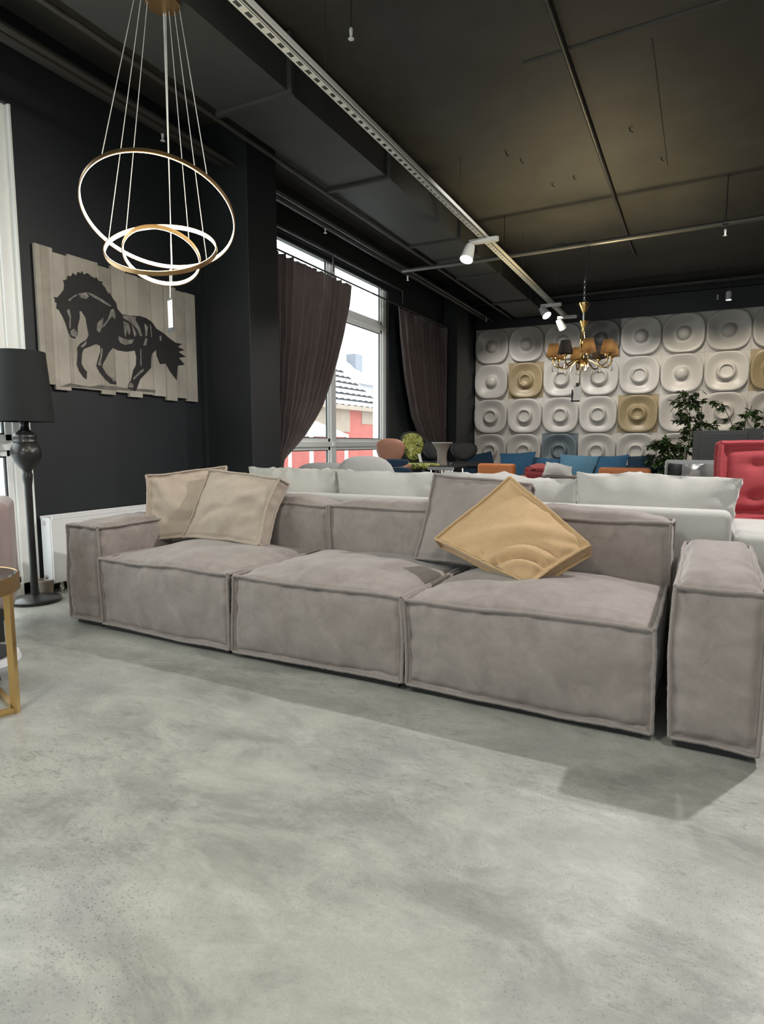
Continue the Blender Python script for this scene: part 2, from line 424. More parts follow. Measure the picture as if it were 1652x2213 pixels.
# ------------------------------------------------------------------ ceiling services
d = MB(); d.box((-3.62, YF, 3.9), (-2.945, 13.6, 4.3))
dct = d.build('air_duct', M['duct'], smooth=False)
tag(dct, 'long dark rectangular air duct running along the ceiling beside the white cable tray', 'duct')
for y in (-2.0, .4, 2.3, 4.22, 5.95, 8.07, 9.98, 12.0):
    q = MB(); q.box((-3.66, y-.022, 3.872), (-2.905, y-.003, 4.32)); q.box((-3.66, y+.003, 3.872), (-2.905, y+.022, 4.32)); q.build('flange', M['duct'], dct, smooth=False)
def pipe(name, pts, r, m, label, cat='pipe', n=10):
    q = MB(); q.tube(pts, r, n); return tag(q.build(name, m), label, cat)
pipe('ceiling_pipe', [(-4.34,YF,3.96),(-4.34,YB,3.96)], .05, M['pipe'], 'thick dark pipe nearest the window wall, running high along it')
pipe('ceiling_pipe', [(-4.16,YF,3.9),(-4.16,YB,3.9)], .03, M['pipe'], 'thinner dark pipe running parallel beside the thick pipe above the curtains')
pipe('ceiling_pipe', [(-3.69,YF,3.88),(-3.69,13.5,3.88)], .022, M['pipe'], 'slim dark conduit hugging the lower left edge of the air duct', 'conduit')
pp = pipe('sprinkler_pipe', [(-4.16,8.92,3.83),(-3.2,8.84,3.80),(6.4,8.4,3.80)], .03, M['pipe_light'], 'grey sprinkler pipe crossing the room above the gold chandelier')
for x in (-2.53, .19, 2.8):
    q = MB(); q.tube([(x,8.8-(x+2.53)*.045,3.8),(x,8.8-(x+2.53)*.045,ZC)], .006, 5); q.tube([(x,8.8-(x+2.53)*.045-.02,3.8),(x,8.8-(x+2.53)*.045+.02,3.8)], .04, 10); q.build('hanger', M['pipe'], pp)
pipe('ceiling_pipe', [(-1.12,-2,4.325),(-1.075,11.0,4.325),(-1.05,11.5,4.31)], .022, M['pipe'], 'single thin dark conduit fixed along the middle of the bare ceiling', 'conduit')
pipe('ceiling_pipe', [(-4.5,13.3,4.19),(6.4,13.3,4.19)], .035, M['pipe'], 'dark pipe running along the top of the far wall above the dish panels')
pipe('ceiling_pipe', [(-4.5,5.6,3.73),(-4.5,7.40,3.735),(-4.5,9.6,3.725)], .017, M['pipe'], 'thin dark pipe crossing the lintel just above the open curtain')
# curtain rod with droppers
rd = MB(); rd.tube([(-4.48,5.7,3.452),(-4.48,11.9,3.452)], .012, 8)
rod = tag(rd.build('curtain_rod', M['pipe']), 'dark straight rod carrying both brown curtains', 'curtain rod')
for y in (7.40, 9.62):
    q = MB(); q.tube([(-4.48,y,3.5),(-4.48,y,3.72),(-4.48,y+.04,3.73)], .011, 6); q.build('bracket', M['pipe'], rod)
# cable tray with slots
x0, zt = -2.50, 3.70
y0, y1 = -1.5, 12.95
q = MB(); slot = .056; pitch = .105
q.box((x0, y0, zt), (x0+.016, y1, zt+.004)); q.box((x0+.046, y0, zt), (x0+.062, y1, zt+.004))
k = y0
while k < y1-pitch:
    q.box((x0+.016, k+slot, zt), (x0+.046, k+pitch, zt+.004)); k += pitch
q.box((x0, y0, zt), (x0+.003, y1, zt+.04)); q.box((x0+.059, y0, zt), (x0+.062, y1, zt+.04))
tr = tag(q.build('cable_tray', M['tray'], smooth=False), 'long white perforated cable tray with lighting track hung under the ceiling', 'cable tray')
q = MB(); q.box((x0+.070, y0, zt-.006), (x0+.105, y1, zt+.03)); q.build('track_rail', M['tray'], tr, smooth=False)
q = MB(); q.box((x0+.080, y0, zt-.008), (x0+.095, y1, zt-.005)); q.build('track_groove', M['gasket'], tr, smooth=False)
for y in (1.2, 4.0, 6.8, 9.6, 12.4):
    q = MB(); q.tube([(x0+.03,y,zt+.03),(x0+.03,y,ZC)], .003, 5); q.build('hanger', M['pipe'], tr)
for i, y in enumerate((3.95, 4.05, 4.15, 5.1, 5.16)):
    q = MB(); q.tube([(x0+.03,y,zt+.045),(x0+.02+.03*sin(i*2),y+.06,zt+.085),(x0+.05,y+.15,zt+.05)], .006, 5); q.build('cable', M['gasket'], tr)

def track_spot(loc, aim, label, lit, energy=0):
    root = empty('track_spotlight', loc)
    tag(root, label, 'spotlight', 'white track spotlights')
    q = MB()
    pts = []
    for i in range(24):
        a = 2*pi*i/24; pts.append((cos(a)*.04 + (.15 if cos(a) > 0 else -.15), sin(a)*.04))
    q.prism(pts, lambda a, b_, dd: (a, b_, dd), -.05, -.002); q.build('adapter', M['spotbody'], root, angle=30)
    q = MB(); q.tube([(-.15,0,-.03),(-.17,0,-.10)], .014, 8); q.build('swivel', M['spotbody'], root)
    q = MB(); L_ = .21
    q.lathe([(.035,.0),(.058,.012),(.064,.05),(.084,L_),(.079,L_),(.077,L_-.018)], n=28)
    head = q.build('head', M['spotbody'], root)
    q = MB(); q.lathe([(.0001,L_-.008),(.078,L_-.008)], n=28); lens = q.build('lens', M['disc'] if lit else M['gasket'], head)
    head.location = (-.17,0,-.06)
    dv = Vector(aim).normalized(); head.rotation_mode = 'QUATERNION'; head.rotation_quaternion = dv.to_track_quat('Z', 'Y')
    if lit and energy:
        li = bpy.data.lights.new('track_spot_light', 'SPOT'); li.energy = energy; li.spot_size = radians(95); li.spot_blend = .6; li.shadow_soft_size = .05; li.color = (1,.95,.88)
        lo = bpy.data.objects.new('track_spot_light', li); COL.objects.link(lo)
        lo.location = Vector(loc)+Vector((-.17,0,-.06))+dv*(L_+.02); lo.rotation_mode = 'QUATERNION'; lo.rotation_quaternion = (-dv).to_track_quat('Z', 'Y')
    return root
track_spot((-2.45,7.62,3.70), (-.10,-.42,-.9), 'white spotlight on the cable tray, large bright lens, nearer of the two lit ones', True, 90)
track_spot((-2.45,11.62,3.70), (.55,-.35,-.75), 'white lit spotlight on the cable tray, the one left of the gold chandelier top', True, 70)
track_spot((-2.37,12.75,3.68), (.35,.55,-.75), 'white spotlight at the far end of the cable tray, lens turned away and unlit', False)
# downlight near the far wall
dl = empty('ceiling_spotlight', (.41,13.05,3.76)); tag(dl, 'small white spotlight above the dish panels at the right of the far wall', 'spotlight')
q = MB(); q.lathe([(.03,.16),(.05,.14),(.05,.0),(.045,0),(.044,.012)], n=20); q.build('head', M['spotbody'], dl)
q = MB(); q.lathe([(.0001,.006),(.045,.006)], n=20); q.build('lens', M['disc'], dl)
q = MB(); q.tube([(0,0,.14),(0,0,.42)], .008, 6); q.build('stem', M['pipe'], dl)
def sprinkler(loc, ztop, label):
    r = empty('fire_sprinkler', loc); tag(r, label, 'sprinkler', 'sprinkler heads under the ceiling')
    q = MB(); q.lathe([(.004,-.05),(.022,-.046),(.022,-.042),(.008,-.036),(.012,-.01),(.014,.02),(.008,.03)], n=12); q.build('nozzle', M['white'], r)
    q = MB(); q.tube([(0,0,.025),(0,0,ztop-loc[2])], .006, 6); q.build('drop_pipe', M['pipe'], r)
sprinkler((-2.33,4.12,4.1), ZC, 'white sprinkler head on the bare ceiling just right of the cable tray')
sprinkler((-4.34,6.98,3.90), 3.95, 'white sprinkler head on the pipe above the open curtain')
sprinkler((-4.16,9.12,3.78), 3.88, 'white sprinkler head where the crossing pipe meets the window wall pipes')
sprinkler((-4.08,12.96,3.80), ZC, 'white sprinkler head near the upper left corner of the dish panels')
sprinkler((.195,8.72,3.71), ZC, 'white sprinkler head on a long drop at the crossing pipe, right of the gold chandelier')
sprinkler((.232,13.0,3.83), ZC, 'white sprinkler head beside the small spotlight on the far wall')
sprinkler((-4.34,4.28,3.90), 3.95, 'white sprinkler head on the wall pipe behind the ring chandelier cables')

# ------------------------------------------------------------------ ring chandelier
rc = empty('ring_chandelier', (-3.03,3.03,3.9)); tag(rc, 'gold chandelier of three tilted glowing rings hung on thin cables', 'chandelier')
RCO = Vector((-3.03,3.03,3.9))
q = MB(); q.lathe([(.0001,-.055),(.095,-.055),(.10,-.05),(.10,0)], n=36); q.build('canopy', M['bronze'], rc)
rings = [((-3.023,2.932,2.597),(-.230,.381,.896),.455),((-3.003,2.917,2.392),(.365,-.533,.763),.335),((-2.958,2.875,2.326),(-.273,.421,.865),.228)]
for ri, (c, nrm, R_) in enumerate(rings):
    nrm = Vector(nrm).normalized(); a = nrm.orthogonal().normalized(); bb = nrm.cross(a); c = Vector(c)-RCO
    h, t = .0135, .012; n_ = 96
    def ringband(prof):
        vs = []; fs = []; m = len(prof)
        for i in range(n_):
            an = 2*pi*i/n_; rad = a*cos(an)+bb*sin(an)
            for (dr, dz) in prof: vs.append(c+rad*(R_+dr)+nrm*dz)
        for i in range(n_):
            for j in range(m): fs.append((i*m+j, i*m+(j+1) % m, ((i+1) % n_)*m+(j+1) % m, ((i+1) % n_)*m+j))
        o = MB(); o.add(vs, fs); return o
    band = ringband([(0,-h),(0,h),(-.006,h),(-.006,-h)]).build('ring', M['bronze'], rc)
    ringband([(-.0062,-h+.001),(-.0062,h-.001),(-.0098,h-.001),(-.0098,-h+.001)]).build('light_strip', M['led'], band)
    hang = [[(-3.018,2.522,2.788),(-2.596,2.890,2.739),(-3.266,3.264,2.409)], [(-3.298,2.777,2.453),(-2.689,2.970,2.296),(-3.129,3.127,2.617)], [(-3.043,2.683,2.408),(-2.746,2.886,2.403),(-3.060,3.049,2.225)]][ri]
    hook = [((-3.158,2.935),(-2.985,3.115),(-3.071,3.072)), ((-3.123,2.953),(-3.013,3.101),(-3.064,3.075)), ((-3.088,2.971),(-3.041,3.087),(-3.056,3.079))][ri]
    for p, (hx_, hy_) in zip(hang, hook):
        q = MB(); q.tube([Vector((hx_,hy_,3.896))-RCO, Vector(p)-RCO], .0024, 5); q.build('cable', M['paper'], rc)
tg = empty('price_tag', (-2.885,2.856,1.886)); tag(tg, 'white price tag dangling on a cord under the ring chandelier', 'tag')
q = MB(); q.box((-.034,-.002,-.012), (.034,.002,.185)); o = q.build('card', M['gasket'], tg, smooth=False); o.rotation_euler = (0,0,radians(-15))
q = MB(); q.box((-.024,-.004,.01), (.030,.003,.172)); o = q.build('paper_face', M['paper'], tg, smooth=False); o.rotation_euler = (0,0,radians(-15))
q = MB(); q.tube([(0,0,.16),(-.004,.008,.24),(-.012,.02,.36)], .003, 5); q.build('cord', M['paper'], tg)

# ------------------------------------------------------------------ horse painting
YZ = lambda a, b_, dd: (-4.61+dd, a, b_)
hp = empty('plank_painting', (-4.61,4.04,2.17)); tag(hp, 'black horse painted on uneven pale planks, hung on the dark wall', 'painting')
HO = Vector((-4.61,4.04,2.17))
tops = [(3.189,3.340,2.728),(3.340,3.470,2.699),(3.470,3.757,2.719),(3.757,3.888,2.700),(3.888,4.042,2.732),(4.042,4.171,2.704),(4.171,4.320,2.699),(4.320,4.484,2.701),(4.484,4.640,2.703),(4.640,4.759,2.683),(4.759,4.897,2.688)]
bots = [(3.189,3.236,1.892),(3.236,3.305,1.664),(3.305,3.444,1.627),(3.444,3.592,1.653),(3.592,3.741,1.651),(3.741,3.884,1.622),(3.884,4.030,1.648),(4.030,4.184,1.617),(4.184,4.318,1.652),(4.318,4.471,1.646),(4.471,4.617,1.613),(4.617,4.747,1.645),(4.747,4.904,1.620)]
PL = [M['plank'], mat('grey_planks', (.335,.315,.27), .7, mott=.22, mscale=3), mat('bright_planks', (.43,.405,.36), .7, mott=.18, mscale=2.5)]
cuts = sorted(set([t[0] for t in tops]+[t[0] for t in bots]+[4.9]))
def at(tab, y): return next((t[2] for t in tab if t[0]-1e-6 <= y < t[1]), tab[-1][2])
for a_, b_ in zip(cuts[:-1], cuts[1:]):
    m_ = (a_+b_)/2; q = MB(); q.box((-.025-.004*random.random(), a_-HO.y+.0008, at(bots, m_)-HO.z), (0-.003*random.random(), b_-HO.y-.0008, at(tops, m_)-HO.z))
    q.build('plank', PL[int(a_*97) % 3], hp, smooth=False)
horse = dict(
body=[(3.359,2.354),(3.388,2.386),(3.421,2.428),(3.428,2.473),(3.420,2.500),(3.451,2.513),(3.462,2.545),(3.493,2.549),(3.512,2.580),(3.540,2.565),(3.560,2.600),(3.584,2.593),(3.600,2.615),(3.615,2.591),(3.650,2.612),(3.680,2.597),(3.722,2.584),(3.735,2.600),(3.760,2.572),(3.800,2.575),(3.790,2.552),(3.820,2.532),(3.851,2.482),(3.860,2.500),(3.896,2.454),(3.929,2.422),(3.938,2.376),(3.984,2.336),(4.070,2.340),(4.184,2.357),(4.262,2.351),(4.327,2.326),(4.378,2.273),(4.446,2.253),(4.529,2.213),(4.615,2.177),(4.704,2.179),(4.642,2.143),(4.732,2.122),(4.647,2.095),(4.744,2.058),(4.652,2.036),(4.725,1.979),(4.633,1.958),(4.611,1.814),(4.527,1.892),(4.474,1.961),(4.403,1.948),(4.365,2.022),(4.361,2.074),(4.312,2.036),(4.300,1.992),(4.292,1.903),(4.235,1.850),(4.160,1.785),(4.135,1.739),(4.115,1.697),(4.095,1.670),(4.009,1.690),(4.023,1.732),(4.050,1.764),(4.065,1.806),(4.080,1.857),(4.115,1.906),(4.123,1.982),(4.109,2.036),(4.014,2.014),(3.917,2.014),(3.871,2.029),(3.828,1.985),(3.796,1.933),(3.760,1.880),(3.752,1.850),(3.790,1.798),(3.836,1.764),(3.888,1.739),(3.892,1.715),(3.830,1.715),(3.775,1.750),(3.721,1.803),(3.692,1.856),(3.717,1.925),(3.743,1.985),(3.740,2.030),(3.701,2.039),(3.633,2.006),(3.578,1.981),(3.559,1.942),(3.548,1.857),(3.577,1.809),(3.596,1.800),(3.590,1.731),(3.560,1.745),(3.522,1.792),(3.502,1.845),(3.515,1.928),(3.515,1.983),(3.549,2.024),(3.604,2.058),(3.633,2.099),(3.621,2.170),(3.610,2.242),(3.575,2.285),(3.556,2.286),(3.556,2.232),(3.531,2.156),(3.527,2.092),(3.498,2.051),(3.463,2.060),(3.440,2.096),(3.423,2.156),(3.397,2.213),(3.366,2.260),(3.345,2.265),(3.352,2.309),(3.330,2.320),(3.341,2.329),(3.328,2.352)],
)
hl = [
[(3.989,2.328),(4.082,2.339),(4.139,2.339),(4.131,2.313),(4.178,2.251),(4.203,2.180),(4.174,2.175),(4.146,2.236),(4.055,2.290),(3.994,2.304)],
[(3.993,2.280),(4.053,2.270),(4.070,2.215),(4.060,2.17),(4.048,2.171),(4.030,2.21),(4.009,2.136),(4.001,2.203)],
[(4.085,2.262),(4.102,2.249),(4.136,2.185),(4.110,2.157),(4.100,2.20)],
[(3.937,2.145),(3.972,2.130),(4.045,2.121),(4.109,2.141),(4.081,2.097),(4.005,2.072),(3.951,2.084),(3.933,2.115)],
[(3.722,2.215),(3.758,2.249),(3.787,2.273),(3.778,2.215),(3.740,2.138),(3.713,2.157)],
[(3.867,2.353),(3.897,2.368),(3.915,2.31),(3.905,2.28),(3.880,2.30),(3.863,2.286),(3.789,2.198),(3.765,2.185),(3.833,2.271)],
[(3.552,2.425),(3.628,2.450),(3.653,2.423),(3.624,2.394),(3.572,2.397)],
[(3.633,2.451),(3.692,2.449),(3.791,2.423),(3.874,2.388),(3.862,2.379),(3.767,2.404),(3.680,2.429)],
[(3.435,2.264),(3.462,2.287),(3.473,2.227),(3.462,2.127),(3.452,2.134),(3.459,2.215)],
[(3.461,2.109),(3.493,2.132),(3.527,2.105),(3.509,2.067),(3.479,2.071),(3.464,2.082)],
[(3.547,1.995),(3.580,2.027),(3.609,2.054),(3.601,2.021),(3.568,1.993)],
[(3.707,1.871),(3.740,1.946),(3.749,2.013),(3.764,2.005),(3.753,1.947),(3.736,1.888),(3.746,1.866),(3.718,1.858)],
[(4.233,2.300),(4.271,2.276),(4.260,2.193),(4.239,2.180),(4.237,2.251)],
[(4.209,2.094),(4.239,2.170),(4.262,2.163),(4.242,2.099)],
[(4.076,1.787),(4.157,1.860),(4.204,1.885),(4.196,1.859),(4.115,1.800),(4.082,1.772)],
[(4.015,1.701),(4.043,1.749),(4.079,1.727),(4.071,1.696)],
[(3.833,1.774),(3.868,1.777),(3.884,1.750),(3.860,1.733)],
[(4.172,2.059),(4.183,2.061),(4.179,1.908),(4.166,1.912)],
[(4.410,2.211),(4.431,2.219),(4.431,2.172),(4.414,2.164)],
[(3.456,2.356),(3.499,2.391),(3.542,2.418),(3.546,2.412),(3.498,2.378),(3.467,2.345)],
[(4.300,2.30),(4.312,2.29),(4.318,2.19),(4.308,2.18)],
]
grd = [(3.341,1.653),(3.434,1.687),(3.538,1.678),(3.624,1.675),(3.725,1.698),(3.805,1.694),(3.899,1.697),(3.996,1.690),(4.148,1.697),(4.334,1.700),(4.333,1.674),(4.147,1.673),(3.970,1.668),(3.780,1.663),(3.623,1.661),(3.453,1.659)]
rel = lambda a, b_, dd: (dd, a-HO.y, b_-HO.z)
q = MB(); q.prism(horse['body'], rel, .0005, .0016); q.build('painted_horse', M['ink'], hp, smooth=False)
for p in hl:
    q = MB(); q.prism(p, rel, .0016, .0024); q.build('painted_highlight', M['inkgrey'], hp, smooth=False)
q = MB(); q.prism(grd, rel, .0004, .001); q.build('painted_ground', M['shadowpaint'], hp, smooth=False)

# ------------------------------------------------------------------ radiator
ra = empty('radiator', (-4.56,3.11,0)); tag(ra, 'long white panel radiator low on the dark wall behind the sofa arm', 'radiator')
q = MB(); q.box((-.06,.004,.085), (.065,2.1,.60)); q.build('body', M['rad'], ra, smooth=False, bevel=.008)
q = MB(); q.box((-.062,0,.08), (.05,.012,.612)); q.build('end_cover', M['rad'], ra, smooth=False, bevel=.004)
q = MB(); q.box((-.05,.02,.60), (.055,2.1,.609)); q.build('top_grille', M['radgr'], ra, smooth=False)
q = MB(); q.box((.05,.012,.597), (.068,2.1,.622)); q.box((-.066,0,.597), (-.05,2.1,.622)); q.build('top_rail', M['rad'], ra, smooth=False)
for z in (.565,.13):
    q = MB()
    prof = [(.0001,-.004),(.018,-.004),(.018,0)]
    q.lathe(prof, n=16); o = q.build('plug', M['chrome'], ra); o.rotation_euler = (radians(-90),0,0); o.location = (-.025,-.002,z)
q = MB(); q.tube([(.02,.09,.085),(.02,.09,-.0)], .011, 8); q.lathe([(.02,.02),(.022,.06),(.015,.07)], (.02,.09,0), 12); q.build('valve', M['chrome'], ra)
q = MB(); q.lathe([(.0001,0),(.045,0),(.06,.10),(.064,.10),(.064,.118),(.055,.118),(.05,.10),(.0001,.098)], n=24)
tag(q.build('plant_pot', M['potc'], loc=(-4.57,3.09,0)), 'small clay pot on the floor under the radiator end', 'pot')

# ------------------------------------------------------------------ floor lamp
fl_ = empty('floor_lamp', (-4.43,2.90,0)); tag(fl_, 'tall black floor lamp with tapered shade and turned stem by the left window', 'floor lamp')
q = MB(); q.lathe([(.0001,0),(.178,0),(.18,.006),(.18,.022),(.172,.028),(.06,.045),(.032,.055),(.0001,.056)], n=48); q.build('base', M['black_lamp'], fl_)
q = MB(); q.lathe([(.029,.05),(.027,.1),(.026,.6),(.027,.88),(.034,.93),(.037,.965),(.030,.985),(.036,1.0),(.062,1.03),(.088,1.065),(.103,1.105),(.104,1.13),(.096,1.165),(.078,1.19),(.074,1.197),(.080,1.203),(.080,1.212),(.074,1.22),(.077,1.235),(.078,1.25),(.068,1.268),(.045,1.285),(.032,1.30),(.030,1.33),(.033,1.38),(.02,1.40)], n=40); q.build('stem', M['black_lamp'], fl_, angle=60)
q = MB(); q.lathe([(.205,1.355),(.168,1.86)], n=56); q.f = q.f[:-2]; q.m = q.m[:-2]
q2 = MB(); vs = [(r*cos(2*pi*k/56), r*sin(2*pi*k/56), z) for r, z in ((.205,1.355),(.168,1.86),(.165,1.86),(.202,1.355)) for k in range(56)]
q2.add(vs, [(i*56+k, i*56+(k+1) % 56, ((i+1) % 4)*56+(k+1) % 56, ((i+1) % 4)*56+k) for i in range(4) for k in range(56)])
sh_ = q2.build('lamp_shade', M['black_shade'], fl_)
q = MB()
for k in range(3): q.tube([(0,0,1.40),(.16*cos(k*2.1+.4),.16*sin(k*2.1+.4),1.40),(.2*cos(k*2.1+.4),.2*sin(k*2.1+.4),1.36)], .004, 5)
q.build('shade_ring', M['chrome'], fl_)

# ------------------------------------------------------------------ mauve armchair, gold table
ac = empty('armchair', (-4.09,2.12,0), radians(-35)); tag(ac, 'mauve velvet armchair cut by the left edge, in front of the window', 'armchair')
def blockpart(name, c, dims, bul, m, parent, seed, n=(16,10,16), p=None, bev=0.04):
    bd, pi_ = puff(dims, bul, n, seed, .003, .002, 2.0)
    o = bd.build(name, m, parent, angle=70); o.location = c
    if p: pi_.build('piping', p, o)
    if bev:
        bv = o.modifiers.new('round', 'BEVEL'); bv.width = bev; bv.segments = 4; bv.limit_method = 'ANGLE'; bv.angle_limit = radians(60)
    return o
def rounded_block(name, c, dims, m, parent, r=.05):
    q = MB(); x, y, z = [d_/2 for d_ in dims]; q.box((-x,-y,-z), (x,y,z)); o = q.build(name, m, parent, smooth=True, angle=180); o.location = c
    bv = o.modifiers.new('round', 'BEVEL'); bv.width = r; bv.segments = 6
    return o
rounded_block('backrest', (0,.30,.52), (.62,.14,.66), M['mauve'], ac, .06)
rounded_block('seat', (0,-.02,.36), (.60,.56,.18), M['mauve'], ac, .06)
for x in (-1, 1):
    rounded_block('armrest', (x*.30,.04,.46), (.09,.50,.36), M['mauve'], ac, .04)
    for y in (-.22,.28):
        q = MB(); q.box((x*.27-.02,y-.02,0), (x*.27+.02,y+.02,.28)); q.build('leg', M['black'], ac, smooth=False)
st = empty('side_table', (-2.875,1.505,0)); tag(st, 'round gold side table with square tube legs at the left edge', 'side table')
q = MB(); q.lathe([(.0001,.0),(.255,.0),(.26,.004),(.26,.072),(.252,.075),(.248,.066),(.0001,.066)], (0,0,.54), 64); q.build('tabletop', M['bronze'], st)
q = MB(); q.lathe([(.0001,.0665),(.247,.0665),(.247,.072),(.0001,.072)], (0,0,.54), 48); q.build('glass_top', mat('smoked_mirror', (.05,.05,.045), .08, .6), st)
Rl = .245
for k in range(4):
    a = radians(26.8+90*k); cx_, cy_ = Rl*cos(a), Rl*sin(a)
    q = MB(); q.box((-.014,-.014,0), (.014,.014,.545)); o = q.build('leg', M['gold'], st, smooth=False); o.location = (cx_,cy_,0); o.rotation_euler = (0,0,a)
for k in range(4):
    a0, a1 = radians(26.8+90*k), radians(26.8+90*(k+1)); p0 = Vector((Rl*cos(a0), Rl*sin(a0), .0)); p1 = Vector((Rl*cos(a1), Rl*sin(a1), .0)); dd_ = p1-p0
    q = MB(); L2 = dd_.length/2; q.box((-L2+.01,-.012,0), (L2-.01,.012,.026)); o = q.build('foot_bar', M['gold'], st, smooth=False); o.location = (p0+p1)/2; o.rotation_euler = (0,0,atan2(dd_.y, dd_.x))
# white moulded chair foot under the table
ws = empty('moulded_stool', (-3.15,1.745,0), .3); tag(ws, 'white moulded low stool with a dark top seen under the gold table', 'stool')
q = MB(); q.lathe([(.0001,.03),(.10,.03),(.16,.06),(.19,.11),(.18,.14),(.0001,.14)], n=32); q.build('body', M['white'], ws)
q = MB(); q.lathe([(.0001,.14),(.15,.14),(.16,.15),(.10,.17),(.0001,.172)], n=32); q.build('top', M['black'], ws)
q = MB(); q.lathe([(.09,0),(.09,.03)], n=24); q.build('foot', M['black'], ws)

# ------------------------------------------------------------------ grey modular sofa
sf = empty('modular_sofa', (-1.72,2.615,0), -.0145); tag(sf, 'large taupe suede modular sofa with piped seams in the middle of the floor', 'sofa')
def module(name, x0, x1, y0, y1, z0, z1, bul, seed, n, base=True, foot=None):
    bd, pi_ = puff((x1-x0, y1-y0, z1-z0), bul, n, seed, .007, .013, 3.0 if name == 'seat' else 5.0, groove=.013, pr=.0085)
    o = bd.build(name, M['suede'], sf, angle=75); o.location = ((x0+x1)/2, (y0+y1)/2, (z0+z1)/2)
    pi_.build('piping', M['pip'], o)
    if base:
        q = MB(); q.box((-(x1-x0)/2+.03, -(y1-y0)/2+.027, -(z1-z0)/2-z0), ((x1-x0)/2-.03, (y1-y0)/2-.027, -(z1-z0)/2+.03)); q.build('plinth', M['black'], o, smooth=False)
    return o
SB = {'-y': .025, '+z': .072, '-x': .012, '+x': .012, '+y': .01}
module('seat', -1.632, -.570, 0, .93, .042, .462, SB, 1, (50,44,28))
module('seat', -.545, .505, .005, .93, .042, .462, SB, 2, (50,44,28))
module('seat', .528, 1.612, .0, .93, .042, .460, dict(SB, **{'-y': .03, '+z': .08}), 3, (50,44,28))
BB = {'-y': .03, '+z': .058, '-x': .01, '+x': .01, '+y': .02}
module('backrest', -1.66, -.475, .885, 1.14, .06, .778, BB, 4, (48,18,34), False)
module('backrest', -.452, .505, .885, 1.14, .06, .778, BB, 5, (48,18,34), False)
module('backrest', .522, 1.615, .885, 1.14, .06, .778, BB, 6, (48,18,34), False)
module('armrest', -1.972, -1.668, .02, 1.14, .042, .655, {'-y': .02, '+z': .045, '-x': .03, '+x': .015}, 7, (24,46,36))
module('armrest', 1.682, 1.985, -.01, 1.14, .042, .650, {'-y': .03, '+z': .066, '-x': .02, '+x': .03}, 8, (24,46,36))

# cushions on the grey sofa (front face corners: bottom left, bottom right, top right, top left)
def wrinkle(ang, amp, off):
    c_, s_ = cos(radians(ang)), sin(radians(ang))
    def f(p, k, sg):
        if k != 1 or sg > 0: return 0
        a_, b_ = p.x*c_+p.z*s_, -p.x*s_+p.z*c_
        e = max(0, min(1, (.30-max(abs(p.x), abs(p.z)))/.10))
        w = noise.noise(Vector((a_*3.2+off, b_*9+1.0*sin(a_*6+off), off)))
        w2 = noise.noise(Vector((a_*7, b_*17, off+4)))
        return e*amp*(w*abs(w)*2.2 + .35*w2) 
    return f
def tagc(o, label): return tag(o, label, 'cushion')
tagc(cushion('throw_cushion', [(-3.438,3.100,.512),(-3.02,3.43,.515),(-3.16,3.62,1.026),(-3.503,3.18,.962)], .10, .045, M['beige'], M['beige_pip'], 40, 11, sag=.04, fold=wrinkle(-38, .022, 2.0), wav=.011), 'beige piped cushion in the sofa corner, partly behind the other beige one')
tagc(cushion('throw_cushion', [(-3.226,3.235,.535),(-2.553,3.235,.532),(-2.523,3.43,.958),(-3.142,3.43,1.003)], .10, .05, M['beige'], M['beige_pip'], 44, 12, sag=.045, fold=wrinkle(42, .024, 6.0), wav=.011), 'front beige piped cushion leaning back, overlapping its twin on the left seat')
tagc(cushion('throw_cushion', [(-1.445,3.30,.526),(-.85,3.285,.512),(-.819,3.47,.967),(-1.383,3.46,1.008)], .10, .045, M['greyc'], M['pip'], 34, 13, sag=.03, fold=wrinkle(30, .012, 9.0), wav=.008), 'taupe grey square cushion propped behind the tan one')
def dfold(p, k, sg):
    if k != 1 or sg > 0: return 0
    u = p.x/.57+.5; v = p.z/.57+.5
    if u < .01 or v < .01 or u > .99 or v > .99: return 0
    r = sqrt(u*u+v*v); e = min(1, min(u, v)/.05)
    s_ = .030*exp(-((r-.30)/.05)**2) - .030*exp(-((r-.385)/.022)**2) + .022*exp(-((r-.46)/.05)**2) - .02*exp(-((r-.565)/.022)**2)+.010*exp(-((r-.68)/.09)**2)
    w = (u+v)/2
    ridge = .012*exp(-((w-.5)/.05)**2) - .010*exp(-((w-.42)/.03)**2)
    return (s_+ridge)*e
tagc(cushion('throw_cushion', [(-.690,2.92,.520),(-.452,3.165,.698),(-.892,3.315,1.015),(-1.255,3.145,.672)], .10, .05, M['tan'], M['tan_pip'], 40, 14, fold=dfold, sag=.02, wr=.006, wav=.009), 'tan mustard piped cushion standing on its corner on the right seat')

# ------------------------------------------------------------------ cream sofa behind, back to back
cs = empty('cream_sofa', (-1.5,3.86,0)); tag(cs, 'long cream fabric sofa standing back to back with the taupe sofa', 'sofa')
def cblock(name, x0, x1, y0, y1, z0, z1, r, parent=cs):
    q = MB(); q.box((x0,y0,z0), (x1,y1,z1)); o = q.build(name, M['cream'], parent, angle=180); o.location = (1.5,-3.86,0)
    bv = o.modifiers.new('round', 'BEVEL'); bv.width = r; bv.segments = 6; return o
cblock('back', -3.30, .205, 3.86, 4.02, .04, .822, .045)
cblock('seat', -3.05, .205, 4.0, 4.8, .04, .46, .06)
cblock('armrest', .222, 1.35, 3.86, 4.75, .03, .70, .05)
cblock('armrest', -3.32, -3.05, 3.9, 4.8, .03, .62, .05)
for x in (-3.2,-1.6,0,1.2):
    q = MB(); q.box((x-.03+1.5,.1,0), (x+.03+1.5,.16,.05)); q.build('leg', M['black'], cs, smooth=False)
